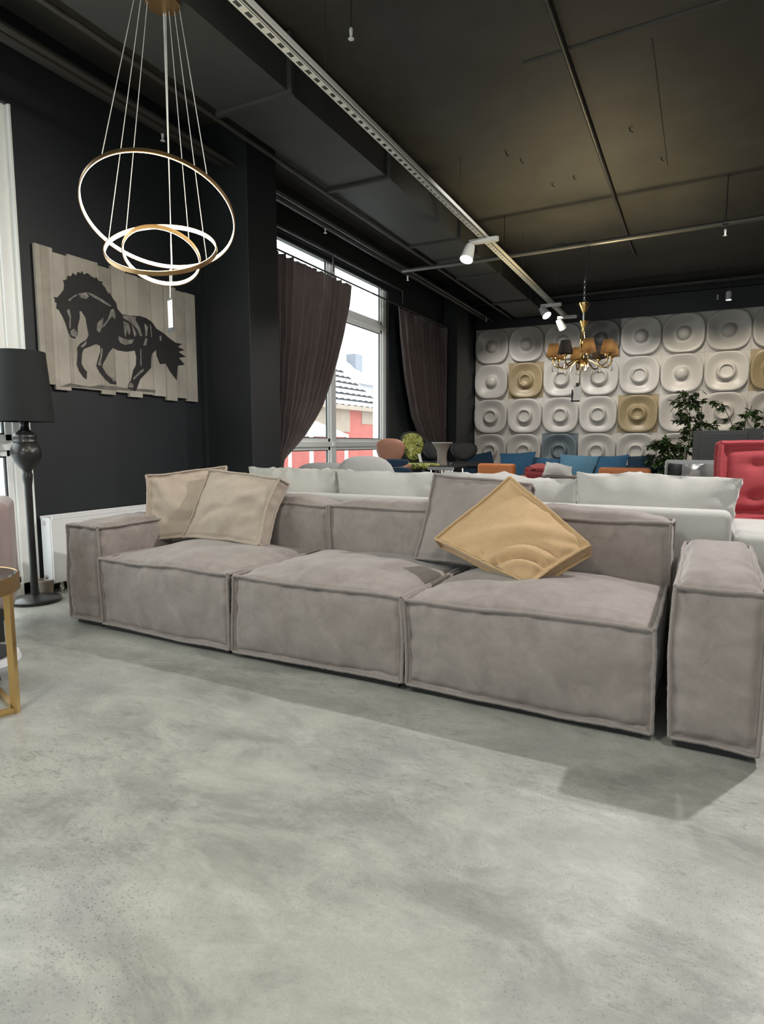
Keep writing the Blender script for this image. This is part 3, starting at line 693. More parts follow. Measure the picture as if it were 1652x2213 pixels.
CB = [('cream back cushion at the left end of the cream sofa', [(-3.27,4.08,.60),(-2.44,4.08,.60),(-2.50,4.14,0.994),(-3.37,4.14,1.011)]),
      ('cream back cushion on the cream sofa, second from its left end', [(-2.42,4.07,.60),(-1.60,4.07,.60),(-1.598,4.13,0.978),(-2.49,4.13,0.991)]),
      ('cream back cushion on the cream sofa, behind the grey and tan cushions', [(-1.58,4.08,.60),(-.65,4.08,.60),(-.67,4.14,0.966),(-1.595,4.14,0.994)]),
      ('cream back cushion at the right end of the cream sofa, the widest one', [(-.63,4.07,.60),(.215,4.07,.60),(.252,4.13,0.996),(-.675,4.13,1.026)])]
for i, (lb, c) in enumerate(CB):
    tag(cushion('back_cushion', c, .07, .085, M['cream'], None, 34, 20+i, a=2.4, wr=.022, pipr=False, sag=.015, wav=.014), lb, 'cushion', 'cream sofa back cushions')
q = MB(); q.tube([(-3.30,3.98,.8),(-3.30,3.98,1.09)], .008, 8); q.lathe([(.012,0),(.02,.01),(.02,.03),(.012,.04)], (-3.30,3.98,.79), 12)

# ------------------------------------------------------------------ curtains
def curtain(name, left, right, zt, zb, label, tie, amp=.05, nf=13, flip=False):
    """left/right: lists of (z, y) from top to bottom"""
    def lerp(tab, z):
        for (za, ya), (zb_, yb) in zip(tab[:-1], tab[1:]):
            if za >= z >= zb_:
                t = (za-z)/(za-zb_) if za > zb_ else 0; return ya+(yb-ya)*t
        return tab[0][1] if z > tab[0][0] else tab[-1][1]
    q = MB(); nu, nv = 200, 70
    def fn(u, v):
        z = zt+(zb-zt)*v; yl, yr = lerp(left, z), lerp(right, z)
        w = abs(yr-yl); uu = u
        ph = uu*nf*2*pi + 1.2*sin(uu*9) + 1.6*sin(uu*23+1) + 3*noise.noise(Vector((uu*5, v*1.2, 3)))
        am = amp*(.45+.55*min(1, v*4))*min(1, .5+w/2.0)*(.65+.5*noise.noise(Vector((uu*7, v*.8, 11))))
        x = -4.48 + am*sin(ph) + .02*noise.noise(Vector((uu*20, v*6, 5)))
        y = yl+(yr-yl)*uu + .018*cos(ph)*w/2
        dz = -.035*abs(sin(uu*nf*pi))*max(0, 1-v*12)*.6
        return (x, y, z+dz)
    q.grid(fn, nu, nv)
    o = q.build(name, M['curtain'], angle=180)
    so = o.modifiers.new('thick', 'SOLIDIFY'); so.thickness = .006
    tag(o, label, 'curtain', 'brown curtains')
    return o
c1 = curtain('curtain', [(3.44,5.75),(2.2,5.75),(1.5,5.80),(1.02,5.97),(.0,5.90)],
        [(3.44,7.915),(3.14,7.86),(2.73,7.70),(2.36,7.53),(2.0,7.33),(1.707,7.13),(1.484,6.90),(1.289,6.67),(1.154,6.46),(1.07,6.31),(1.0,6.20),(.9,6.17),(.0,6.35)], 3.435, .02, 'brown velvet curtain swept aside over the window with the house view', None, .078, 13)
c2 = curtain('curtain', [(3.44,9.43),(3.018,9.54),(2.507,9.70),(2.054,9.88),(1.664,10.06),(1.301,10.42),(1.042,10.95),(.9,11.2),(.0,11.1)], [(3.44,11.73),(0,11.72)], 3.435, .02, 'darker brown curtain hanging beside the patterned panels on the far left corner', None, .062, 11)

# ------------------------------------------------------------------ dish wall panels
P_ = .785
def dish_mesh(kind):
    q = MB(); nt_ = 56; hw = .386
    if kind == 'knob': prof = [(0,.118),(.12,.115),(.20,.104),(.27,.085),(.315,.055),(.33,.024),(.38,.012),(.46,.016),(.56,.030),(.68,.052),(.80,.074),(.90,.090),(.95,.094),(.985,.086),(1,.06),(1.0,.004)]
    elif kind == 'ring': prof = [(0,.070),(.24,.072),(.285,.078),(.30,.104),(.33,.114),(.38,.110),(.415,.085),(.44,.045),(.47,.022),(.54,.024),(.64,.040),(.76,.064),(.88,.087),(.95,.094),(.985,.086),(1,.06),(1.0,.004)]
    else: prof = [(0,.078),(.20,.08),(.24,.098),(.26,.116),(.31,.122),(.34,.100),(.38,.098),(.42,.072),(.46,.036),(.52,.022),(.62,.036),(.74,.058),(.86,.082),(.94,.094),(.985,.086),(1,.06),(1.0,.004)]
    vs = []
    for t, h in prof:
        n_ = 2+.95*t*t
        for k in range(nt_):
            a = 2*pi*k/nt_; ca, sa = cos(a), sin(a)
            r = hw*t/((abs(ca)**n_+abs(sa)**n_)**(1/n_))
            vs.append((r*ca, -h-.012, r*sa))
    fs = []
    for i in range(len(prof)-1):
        for k in range(nt_):
            fs.append((i*nt_+k, i*nt_+(k+1) % nt_, (i+1)*nt_+(k+1) % nt_, (i+1)*nt_+k))
    q.add(vs, fs); s = P_/2-.001
    q.box((-s,-.016,-s), (s,0,s))
    bm_ = q.build('dish_wall_panel', M['pwhite'], angle=50); me = bm_.data; bpy.data.objects.remove(bm_); return me
DM = {k: dish_mesh(k) for k in ('knob','ring','facet')}
rown = ['top row', 'second row down', 'third row down', 'fourth row down']
coln = ['first column from the left', 'second column', 'third column', 'fourth column', 'fifth column', 'sixth column', 'seventh column', 'eighth column']
spec = {(1,1): ('facet','ptan'), (2,4): ('facet','ptan'), (1,7): ('facet','ptan'), (3,2): ('ring','pblue'), (0,3): ('knob','pgrey')}
mcopy = {}
for r in range(4):
    for c in range(8):
        kind, mk = spec.get((r,c), ('knob' if r == 0 or (r == 1 and c in (0,5)) or (r == 2 and c == 5) else 'ring', 'pwhite'))
        if (kind, mk) not in mcopy:
            me = DM[kind].copy(); me.materials.clear(); me.materials.append(M[mk]); mcopy[(kind, mk)] = me
        o = bpy.data.objects.new('dish_wall_panel', mcopy[(kind, mk)]); COL.objects.link(o)
        o.location = (-4.63+P_*(c+.5), YB, 3.765-P_*(r+.5))
        cn = {'pwhite': 'white', 'ptan': 'tan', 'pblue': 'slate blue', 'pgrey': 'dark grey'}[mk]
        tag(o, f'{cn} sculpted dish wall panel, {rown[r]}, {coln[c]}', 'wall panel', 'dish panels on the far wall')

# ------------------------------------------------------------------ gold chandelier
GC = Vector((-1.41,8.75,2.30)); gc = empty('chandelier', GC); tag(gc, 'brass chandelier with brown fabric shades hanging before the far wall', 'chandelier')
q = MB(); q.lathe([(.012,.61),(.02,.625),(.05,.68),(.075,.735),(.075,.745),(.0001,.745)], n=24); q.build('canopy_cone', M['brass'], gc)
q = MB(); q.tube([(0,0,.62),(0,0,.50)], .012, 10); q.build('stem', M['chrome'], gc)
q = MB(); q.lathe([(.0001,.52),(.055,.515),(.048,.49),(.030,.45),(.020,.41),(.024,.36),(.040,.29),(.048,.24),(.042,.19),(.026,.14),(.022,.08),(.035,.03),(.075,.015),(.09,.0),(.075,-.03),(.04,-.065),(.015,-.085),(.010,-.13),(.0001,-.14)], n=28); q.build('column', M['brass'], gc)
CRY = mat('clear_crystal', (.9,.9,.9), .05, trans=.9); SHL = translucent('brown_shade_fabric', (.16,.10,.055), (.30,.19,.10), .55); SHD = mat('unlit_shade_fabric', (.035,.024,.018), .8); SHI = mat('cream_shade_lining', (.7,.55,.3), .7)  # SHD: the shade fabric painted darker where no bulb glows inside
for k in range(8):
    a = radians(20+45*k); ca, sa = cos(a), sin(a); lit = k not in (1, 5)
    pts = [(r*ca, r*sa, z) for r, z in ((.04,-.01),(.10,.005),(.17,-.03),(.24,-.085),(.31,-.095),(.365,-.06),(.385,-.01),(.38,.03))]
    q = MB(); q.tube(pts, .010, 8); arm = q.build('arm', M['brass'], gc)
    q = MB(); q.lathe([(.0001,.02),(.035,.03),(.04,.042),(.014,.045),(.014,.09),(.0001,.09)], (.38*ca,.38*sa,0), 14); q.build('candle_cup', M['brass'], arm)
    n_ = 28; R0, R1, z0, z1 = .098, .062, .055, .225
    vs = [(.38*ca+r*cos(2*pi*j/n_), .38*sa+r*sin(2*pi*j/n_), z) for r, z in ((R0,z0),(R1,z1)) for j in range(n_)]
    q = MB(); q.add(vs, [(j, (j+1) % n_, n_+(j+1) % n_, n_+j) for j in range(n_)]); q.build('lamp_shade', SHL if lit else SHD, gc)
    if lit:
        q = MB(); q.lathe([(.0001,.09),(.014,.10),(.02,.125),(.012,.15),(.0001,.165)], (.38*ca,.38*sa,0), 12); q.build('bulb', M['bulb'], arm)
    for r, z in ((.24,-.10),(.385,-.075)):
        q = MB(); q.lathe([(.0001,-.075),(.010,-.06),(.013,-.045),(.004,-.02),(.002,.0)], (r*ca, r*sa, z), 8)
        q.build('crystal_drop', CRY, arm)
q = MB(); q.tube([(0,0,.745),(.002,0,.95),(-.004,0,1.05),(.02,0,1.2),(.03,.0,1.42),(.03,0,1.50),(.0,0,1.535),(-.3,.01,1.535),(-.75,.03,1.51)], .008, 6); q.box((-.42,-.01,1.52), (-.30,.03,1.56)); q.build('cord', M['gasket'], gc)
q = MB()
for k in range(9):
    z = .78+k*.035; rr = .016; ax = k % 2
    q.tube([(rr*cos(t)*(1-ax), rr*cos(t)*ax, z+.024*sin(t)) for t in [2*pi*i/10 for i in range(10)]], .0035, 5, closed=True)
q.build('chain', M['chrome'], gc)
gt = empty('price_tag', GC+Vector((-.05,-.06,-.52))); tag(gt, 'pale price tag with dark corner hanging below the brass chandelier', 'tag')
q = MB(); q.box((-.035,-.004,0), (.06,.004,.19)); q.build('card', M['paper'], gt, smooth=False)
q = MB(); q.box((-.065,-.003,-.03), (-.045,.005,.13)); q.box((-.065,-.003,-.03), (.045,.005,-.01)); q.build('corner_frame', M['black'], gt, smooth=False)
q = MB(); q.tube([(.02,0,.19),(.045,.05,.38)], .003, 5); q.box((-.01,-.006,.17), (.03,.006,.22)); q.build('cord', M['gasket'], gt)

# ------------------------------------------------------------------ furniture beyond the cream sofa
q = MB(); q.box((-4.3,6.72,0), (-2.6,9.6,.44)); tag(q.build('display_platform', M['black'], smooth=False, bevel=.01), 'low black display platform carrying the chairs by the window', 'platform')
def soft_back(w, h, t, taper=.8, nn=24, power=3.0):
    """rounded upholstered shell; x across, z up"""
    q = MB(); vs = []; fs = []; m = 40
    outl = []
    for k in range(m):
        a = 2*pi*k/m; ca, sa = cos(a), sin(a); n_ = power
        r = 1/((abs(ca)**n_+abs(sa)**n_)**(1/n_)); x, z = r*ca*w/2, r*sa*h/2
        x *= 1-(1-taper)*(.5-z/h); outl.append((x, z+h/2))
    lay = [(.0,.42),(.6,.5),(.92,.36),(1.0,.0),(.92,-.36),(.6,-.5),(.0,-.42)]
    for s_, d_ in lay:
        for x, z in outl: vs.append((x*s_, d_*t - (x*s_)**2*.5, (z-h/2)*s_+h/2))
    for i in range(len(lay)-1):
        for k in range(m): fs.append((i*m+k, i*m+(k+1) % m, (i+1)*m+(k+1) % m, (i+1)*m+k))
    q.add(vs, fs); return q
def armchair(loc, rz, w, top, m, label, name='armchair', cat='armchair'):
    loc = (loc[0]+.27*sin(rz), loc[1]-.27*cos(rz), loc[2]); r = empty(name, loc, rz); tag(r, label, cat)
    o = soft_back(w, top-.22, .13, .92).build('backrest', m, r, angle=80); o.location = (0,.27,.22); o.rotation_euler = (radians(-10),0,0)
    rounded_block('seat', (0,-.02,.36), (w*.9,.58,.17), m, r, .06)
    for sx in (-1, 1):
        rounded_block('armrest', (sx*w*.46,0,.46), (.10,.56,.34), m, r, .045)
        for y in (-.22,.2):
            q = MB(); q.tube([(sx*w*.38,y,.28),(sx*w*.42,y*1.1,0)], .014, 8); q.build('leg', M['black'], r)
armchair((-2.83,5.25,0), radians(205), .62, 1.09, M['lgrey'], 'light grey armchair behind the cream sofa, in front of the window')
armchair((-3.62,5.80,0), radians(205), .80, 1.00, M['lgrey'], 'lower light grey armchair left of the other, close to the curtain')
def dining_chair(loc, rz, w, bh, seat_m, back_m, label, seatz=.46, legm=None, shape=2.4, name='dining_chair', inset=None, taper=.7):
    loc = (loc[0]+.22*sin(rz), loc[1]-.22*cos(rz), loc[2]); r = empty(name, loc, rz); tag(r, label, 'chair')
    o = soft_back(w, bh, .05, taper, power=shape).build('backrest', back_m, r, angle=80); o.location = (0,.22,seatz+.03); o.rotation_euler = (radians(-9),0,0)
    if inset:
        i_ = soft_back(w*.86, bh*.88, .045, taper, power=shape).build('upholstered_panel', inset, r, angle=80); i_.location = (0,.195,seatz+.03+bh*.06); i_.rotation_euler = (radians(-9),0,0)
    rounded_block('seat', (0,0,seatz-.02), (w*.98,.46,.08), seat_m, r, .035)
    for sx in (-1, 1):
        for y in (-.19,.2):
            q = MB(); q.tube([(sx*w*.40,y,seatz-.05),(sx*w*.46,y*1.15,0)], .013, 8); q.build('leg', legm or M['black'], r)
    return r
dining_chair((-3.47,7.1,.44), radians(195), .43, .33, M['salmon'], M['salmon'], 'salmon leather dining chair with rounded back against the window frame')
dining_chair((-3.22,6.7,.44), radians(215), .42, .10, M['navy'], M['navy'], 'low navy blue chair back in front of the salmon chair', seatz=.44)
dining_chair((-3.58,8.05,.44), radians(48), .46, .44, M['floral'], M['black'], 'black oval-backed chair upholstered in yellow green floral fabric', inset=M['floral'], taper=.62, shape=2.2)
dining_chair((-3.62,9.0,.44), radians(25), .46, .30, M['black'], M['black'], 'black oval-backed chair directly behind the floral chair', shape=2.1)
dining_chair((-3.06,8.75,.44), radians(25), .46, .30, M['black'], M['black'], 'black oval-backed chair right of the hourglass stool', shape=2.1)
hs_ = empty('hourglass_stool', (-3.20,8.22,.44)); tag(hs_, 'taupe hourglass shaped stool with waisted body between two black chairs', 'stool')
q = MB(); q.lathe([(.0001,0),(.11,0),(.10,.2),(.085,.40),(.068,.52),(.066,.58),(.075,.65),(.105,.71),(.142,.752),(.0001,.752)], n=28); q.build('body', mat('taupe_cloth', (.27,.23,.21), .8), hs_)
q = MB(); q.lathe([(.0001,.752),(.145,.752),(.148,.758),(.145,.768),(.0001,.768)], n=28); q.build('top', M['lgrey'], hs_)
tb = empty('coffee_table', (-2.97,7.80,.44)); tag(tb, 'low dark table with chrome legs on the platform before the black chairs', 'table')
q = MB(); q.box((-.17,-.25,.42), (.20,.25,.45)); q.build('tabletop', M['black'], tb, smooth=False, bevel=.006)
q = MB(); q.box((-.17,-.256,.405), (.20,-.25,.445)); q.build('edge_band', M['silver'], tb, smooth=False)
for sx in (-.14,.16):
    for y in (-.2,.2): q = MB(); q.tube([(sx,y,.42),(sx+.02,y,0)], .012, 8); q.build('leg', M['chrome'], tb)
pc = empty('price_card', (-3.44,8.02,.93), .3); tag(pc, 'small white price card leaning beside the floral chair', 'tag')
q = MB(); q.box((-.02,-.002,0), (.02,.002,.12)); o = q.build('card', M['paper'], pc, smooth=False); o.rotation_euler = (0,radians(-14),0)

# blue cushion sofa near the far wall
bs = empty('blue_sofa', (-1.9,11.4,0)); tag(bs, 'long navy blue sofa before the dish panels, hidden below its cushions', 'sofa')
rounded_block('back', (0,.2,.45), (2.9,.22,.72), M['navy'], bs, .06); rounded_block('seat', (0,-.3,.32), (2.9,.85,.3), M['navy'], bs, .06)
for sx in (-1.2,0,1.2):
    q = MB(); q.box((sx-.03,-.6,0), (sx+.03,-.54,.18)); q.build('leg', M['black'], bs, smooth=False)
BL = [('navy cushion standing upright at the far left of the blue row', [(-3.82,10.9,.48),(-3.114,10.9,.48),(-3.344,11.05,1.05),(-3.90,11.05,.96)], 'navy'),
      ('denim blue cushion just right of the navy one', [(-3.13,10.86,.56),(-2.58,10.86,.56),(-2.516,11.05,1.043),(-3.168,11.05,1.01)], 'blue1'),
      ('half hidden mid blue cushion between the denim and pale blue ones', [(-2.60,11.0,.56),(-2.08,11.0,.56),(-2.05,11.12,.92),(-2.60,11.12,.955)], 'blue1'),
      ('pale blue cushion in the middle of the blue row', [(-2.10,10.88,.56),(-1.54,10.88,.56),(-1.448,11.05,.975),(-2.094,11.05,1.01)], 'blue2'),
      ('denim blue cushion right of the pale blue one', [(-1.54,10.92,.56),(-1.04,10.92,.56),(-.976,11.08,1.005),(-1.47,11.08,.975)], 'blue1'),
      ('dark blue cushion at the right end of the blue row beside the plant', [(-1.02,10.92,.56),(-.63,10.92,.56),(-.577,11.08,1.01),(-.99,11.08,.97)], 'navy')]
for i, (lb, c, mk) in enumerate(BL):
    tag(cushion('blue_cushion', c, .03, .07, M[mk], None, 18, 40+i, a=2.4, wr=.008, pipr=False, sag=.05), lb, 'cushion', 'blue cushions on the navy sofa')

def tub_chair(loc, rz, w, d, h, m, label):
    r = empty('tub_chair', loc, rz); tag(r, label, 'armchair')
    rounded_block('backrest', (0,d/2-.06,h/2+.1), (w,.12,h-.2), m, r, .04)
    rounded_block('seat', (0,0,.36), (w*.9,d*.9,.16), m, r, .05)
    for sx in (-1, 1):
        rounded_block('armrest', (sx*(w/2-.05),0,h/2+.02), (.10,d,h-.36), m, r, .035)
        for y in (-d*.4,d*.4): q = MB(); q.tube([(sx*w*.4,y,.3),(sx*w*.42,y,0)], .015, 8); q.build('leg', M['black'], r)
tub_chair((-2.17,7.7,0), radians(175), .48, .55, .945, M['orange'], 'orange leather chair whose low back shows left of the red sofa')
tub_chair((-.70,7.7,0), radians(180), .56, .55, .92, M['orange'], 'orange leather chair whose back edge shows left of the plant')
rs = empty('red_sofa', (-1.98,9.05,0)); tag(rs, 'small red sofa between the orange chair and the white cushion', 'sofa')
rounded_block('back', (0,.3,.52), (.62,.16,.64), M['red'], rs, .05); rounded_block('seat', (0,-.05,.34), (.62,.6,.24), M['red'], rs, .05)
for sx in (-.25,.25): q = MB(); q.box((sx-.02,-.3,0), (sx+.02,-.26,.24)); q.build('leg', M['black'], rs, smooth=False)
tb_ = MB()
tb_.grid(lambda u, v: (-2.0+.44*u+.05*sin(v*6), 8.35+.35*v, .845+.05*noise.noise(Vector((u*5,v*5,2)))+.05*sin(u*3+v)*v), 20, 16)
pt = tb_.build('pink_throw', M['pink'], angle=180); so = pt.modifiers.new('t', 'SOLIDIFY'); so.thickness = .012
tag(pt, 'crumpled pink throw lying in front of the red sofa', 'throw')
ot = empty('ottoman', (-1.8,8.45,0)); tag(ot, 'dark red ottoman block holding the pink throw', 'ottoman')
rounded_block('cushion', (0,0,.6), (.5,.36,.42), M['red'], ot, .05); q = MB(); q.box((-.22,-.15,0), (.22,.15,.40)); q.build('base', M['black'], ot, smooth=False)
sd = empty('sideboard', (-1.24,6.75,0)); tag(sd, 'low dark cabinet whose top edge shows under the white cushion', 'cabinet')
q = MB(); q.box((-.16,-.25,.06), (.30,.25,.83)); q.build('body', M['dgrey'], sd, smooth=False, bevel=.006); q = MB(); q.box((-.18,-.27,.83), (.32,.27,.85)); q.build('top', mat('brown_wood', (.07,.045,.035), .4, mott=.3, mscale=8), sd, smooth=False)
for sx in (-.12,.26): q = MB(); q.box((sx-.02,-.22,0), (sx+.02,-.18,.06)); q.build('leg', M['black'], sd, smooth=False)
tag(cushion('throw_cushion', [(-1.45,6.66,.86),(-1.13,6.66,.855),(-1.16,6.8,.945),(-1.44,6.8,1.0)], .04, .06, M['cream'], None, 16, 60, a=2.2, pipr=False, sag=.05), 'small off-white cushion on the dark cabinet in front of the pale blue cushion', 'cushion')

# black cabinet with plant behind and silver cushions before
bc = empty('black_cabinet', (.37,10.1,0)); tag(bc, 'tall charcoal cabinet in front of the plant at the right', 'cabinet')
q = MB(); q.box((-.40,.0,.05), (.44,.45,1.375)); q.build('body', M['dgrey'], bc, smooth=False, bevel=.008)
q = MB(); q.box((-.32,-.012,.10), (.29,.0,1.34)); q.build('door', M['dgrey'], bc, smooth=False, bevel=.01)
q = MB(); q.box((.29,-.03,.05), (.47,.45,1.40)); q.build('side_panel', M['dgrey'], bc, smooth=False, bevel=.006)
q = MB(); q.box((-.36,.03,0), (.44,.4,.05)); q.build('plinth', M['black'], bc, smooth=False)
bn = empty('cushion_bin', (.0,8.1,0)); tag(bn, 'white framed box bin filled with black and silver cushions', 'bin')
for xx in ((-.30,-.285),(.285,.30)): q = MB(); q.box((xx[0],-.22,.0), (xx[1],.22,.985)); q.build('side', M['white'], bn, smooth=False)
q = MB(); q.box((-.30,.20,0), (.30,.22,.995)); q.build('back', M['white'], bn, smooth=False); q = MB(); q.box((-.29,-.21,.3), (.29,.2,.32)); q.build('shelf', M['white'], bn, smooth=False)
tag(cushion('throw_cushion', [(-.275,8.0,.70),(-.12,8.0,.70),(-.12,8.1,.95),(-.275,8.1,.96)], .05, .03, mat('black_white_stripe', (.03,.03,.035), .6), None, 10, 71, pipr=False), 'black cushion at the left inside the white bin', 'cushion')
tag(cushion('throw_cushion', [(-.13,7.93,.72),(.12,7.93,.72),(.11,8.05,.96),(-.12,8.05,.955)], .05, .04, M['silver'], None, 14, 72, pipr=False), 'shiny silver cushion in the middle of the white bin', 'cushion')
tag(cushion('throw_cushion', [(.10,7.95,.70),(.275,7.95,.70),(.27,8.08,.945),(.11,8.08,.96)], .05, .035, M['lgrey'], None, 12, 73, pipr=False), 'pale grey cushion at the right inside the white bin', 'cushion')
tag(cushion('throw_cushion', [(-.05,7.84,.72),(.08,7.84,.72),(.07,7.92,.885),(-.03,7.92,.89)], .04, .03, M['cream'], None, 10, 74, pipr=False), 'small white cushion at the front of the white bin', 'cushion')

# ficus
def ficus(loc, stems, label, seed):
    rnd = random.Random(seed); r = empty('potted_ficus', loc); tag(r, label, 'plant')
    st_ = MB(); lf = MB()
    def leaf(p, d, L_):
        d = d.normalized(); s = d.cross(Vector((rnd.uniform(-.3,.3), rnd.uniform(-.3,.3), 1))).normalized(); up = s.cross(d).normalized()
        w = L_*.27
        vs = [p, p+d*L_*.35+s*w+up*.006, p+d*L_*.75+s*w*.7-up*L_*.05, p+d*L_-up*L_*.16, p+d*L_*.75-s*w*.7-up*L_*.05, p+d*L_*.35-s*w+up*.006, p+d*L_*.5-up*.008]
        lf.add(vs, [(0,1,6),(1,2,6),(2,3,6),(3,4,6),(4,5,6),(5,0,6)])
    for (pts, dens, spread) in stems:
        P = [Vector(p) for p in pts]; st_.tube(P, [.014*(1-.7*i/(len(P)-1)) for i in range(len(P))], 6)
        for i in range(dens):
            t = rnd.random()**.8*(len(P)-1)*.999; k = int(t); p = P[k].lerp(P[k+1], t-k)
            if k < 1 and len(P) > 3: continue
            dr = Vector((rnd.gauss(0,1), rnd.gauss(0,.8), rnd.gauss(.1,.5))).normalized(); ln = rnd.uniform(.3,1)*spread
            e = p+dr*ln+Vector((0,0,-.25*ln)); st_.tube([p, p+dr*ln*.6, e], .003, 4)
            for j in range(7):
                q_ = p.lerp(e, .35+.65*rnd.random()); leaf(q_, Vector((dr.x+rnd.gauss(0,.7), dr.y+rnd.gauss(0,.7), rnd.gauss(-.3,.5))), rnd.uniform(.07,.125))
    st_.build('stem', M['stem'], r); lf.build('foliage', M['leaf'], r, angle=180)
    q = MB(); q.lathe([(.0001,0),(.15,0),(.2,.38),(.21,.38),(.21,.41),(.185,.41),(.18,.36),(.0001,.36)], n=28); q.build('pot', M['potc'], r)
    return r
ficus((-.10,10.95,0), [([(0,0,.38),(-.03,0,.8),(.02,.02,1.3),(.0,.02,1.65),(-.03,.02,1.95)], 80, .27), ([(0,0,.38),(-.12,0,.75),(-.25,0,1.05),(-.42,0,1.25)], 62, .25), ([(0,0,.38),(.1,.0,.8),(.2,.05,1.2),(.25,.05,1.55)], 30, .24), ([(0,0,.38),(-.2,.0,.6),(-.34,.0,.82),(-.45,0,.98)], 40, .22)], 'leafy green ficus standing left of and behind the charcoal cabinet', 5)
ficus((.62,11.2,0), [([(0,0,.38),(-.03,0,.9),(-.12,.02,1.5),(-.28,.02,1.85)], 20, .2), ([(0,0,.38),(.05,0,.9),(.06,.02,1.5),(.14,.02,1.78)], 26, .22), ([(0,0,.38),(.2,0,1.0),(.32,0,1.62)], 8, .2)], 'thinner ficus with sparse branches rising behind the charcoal cabinet', 9)

# red tufted armchair at the right
rt = empty('red_armchair', (.77,5.42,0), radians(6)); tag(rt, 'red buttoned high-back armchair behind the cream sofa at the right edge', 'armchair')
def tuft(p, k, sg):
    if k != 1 or sg > 0: return 0
    d_ = 0
    for bx_ in (-.30,.02,.34):
        for bz_ in (-.13,.12):
            r2 = ((p.x-bx_-(.0 if bz_ > 0 else .0))/.055)**2+((p.z-bz_)/.05)**2; d_ -= .04*exp(-r2)
            d_ -= .018*exp(-((p.z-bz_)/.02)**2)*exp(-((p.x-bx_)/.14)**2)
    e = min(.56-abs(p.x), .29-abs(p.z)); d_ -= .03*exp(-((e-.05)/.02)**2)
    return d_
bd, pi_ = puff((1.12,.16,.58), {'-y': .07, '+y': .03, '+z': .02}, (44,6,28), 77, .006, .008, 2.4, None, tuft, 0, .024)
o = bd.build('backrest', M['red'], rt, angle=80); o.location = (0,.30,.90); o.rotation_euler = (radians(-7),0,0); pi_.build('rolled_edge', M['red'], o)
rounded_block('seat', (0,-.1,.50), (1.12,.80,.24), M['red'], rt, .07)
for sx in (-.5,.5):
    for y in (-.40,.25): q = MB(); q.tube([(sx,y,.40),(sx,y,0)], .02, 8); q.build('leg', M['black'], rt)

# ------------------------------------------------------------------ outside
q = MB(); q.box((-60,-30,-.35), (-5.2,60,-.25)); o = q.build('ground_outside', M['snowground'], smooth=False); struct(o)
hs = empty('house', (-16.5,28,-.25)); tag(hs, 'red walled house with snowy tiled roof seen through the window', 'house')
HO2 = Vector((-16.5,28,-.25))
def hpart(name, q, m, **k): o = q.build(name, m, hs, **k); o.location = -HO2; return o
q = MB(); q.box((-24,19,-.25), (-16,31.0,2.95)); hpart('wall', q, M['redwall'], smooth=False)
q = MB(); q.box((-16.03,19,1.75), (-15.97,27.9,2.95)); q.box((-16.03,29.2,2.2), (-15.97,31.02,2.95)); hpart('render_band', q, M['beigewall'], smooth=False)
q = MB(); q.box((-15.75,18.6,2.85), (-15.45,31.6,3.05)); hpart('gutter', q, M['beigewall'], smooth=False)
# main roof: hip end with rows of tiles
e0, e1 = (-15.6,18.6,3.0), (-15.6,31.5,3.0); tpk = (-20,27.0,8.0)
q = MB(); rows = 15
for i in range(rows):
    t0, t1 = i/rows, (i+1)/rows
    def rp(t, s, lift=0):
        a_ = Vector(e0).lerp(Vector((-20,19.5,8.0)), t); b__ = Vector(e1).lerp(Vector(tpk), t); p = a_.lerp(b__, s); return (p.x+lift*.5, p.y, p.z+lift)
    n_ = 60
    vs = [rp(t0, k/n_, .09+.03*sin(k*2.1)) for k in range(n_+1)]+[rp(t1, k/n_, 0) for k in range(n_+1)]
    q.cur = 0; q.add(vs, [(k, k+1, n_+2+k, n_+1+k) for k in range(n_)])
    q.cur = 1; vs2 = [rp(t0, k/n_, .09+.03*sin(k*2.1)) for k in range(n_+1)]+[rp(t0, k/n_, -.06) for k in range(n_+1)]
    q.add(vs2, [(k, k+1, n_+2+k, n_+1+k) for k in range(n_)])
q.cur = 0; q.add([e1, tpk, (-24,31.5,3.0)], [(0,1,2)]); q.tube([e1, tpk], .09, 6)
hpart('roof', q, [M['snow'], M['tile_dark']], smooth=False)
q = MB(); q.box((-20.5,29.3,4.6), (-19.5,30.5,7.0)); hpart('chimney', q, mat('grey_chimney', (.45,.46,.5), .9), smooth=False)
h2 = empty('house', (-24,40,-.25)); tag(h2, 'taller snow covered house roof rising behind the red walled house', 'house')
q = MB(); q.box((-34,34.5,-.25), (-24.4,46.5,6.0)); o = q.build('wall', mat('pale_render', (.40,.40,.44), .9), h2, smooth=False); o.location = (24,-40,.25)
q = MB(); q.add([(-24,34,5.9),(-24,47.2,5.9),(-28,42.5,9.9),(-28,37,9.9),(-34.5,34,5.9),(-34.5,47.2,5.9)], [(0,1,2,3),(4,5,2,3),(0,3,4),(1,2,5)]); o = q.build('roof', M['snow'], h2, smooth=False); o.location = (24,-40,.25)
q = MB(); q.box((-26.2,45.2,6.5), (-25.3,46.4,8.5)); o = q.build('chimney', mat('grey_chimney_stack', (.22,.23,.27), .9), h2, smooth=False); o.location = (24,-40,.25)
mt = empty('market_tent', (-12.6,18.6,-.25)); tag(mt, 'white canvas tent roof outside beyond the lower window panes', 'tent')
q = MB(); q.add([(-1.3,-1.4,1.75),(1.3,-1.4,1.75),(1.3,1.0,1.75),(-1.3,1.0,1.75),(0,-.2,2.45)], [(0,1,4),(1,2,4),(2,3,4),(3,0,4)]); q.build('canopy', M['tent'], mt, smooth=False)
q = MB()
for z0_ in (1.5,1.66): q.box((-1.32,-1.42,z0_), (1.32,1.02,z0_+.08))
q.build('valance', M['lgrey'], mt, smooth=False)
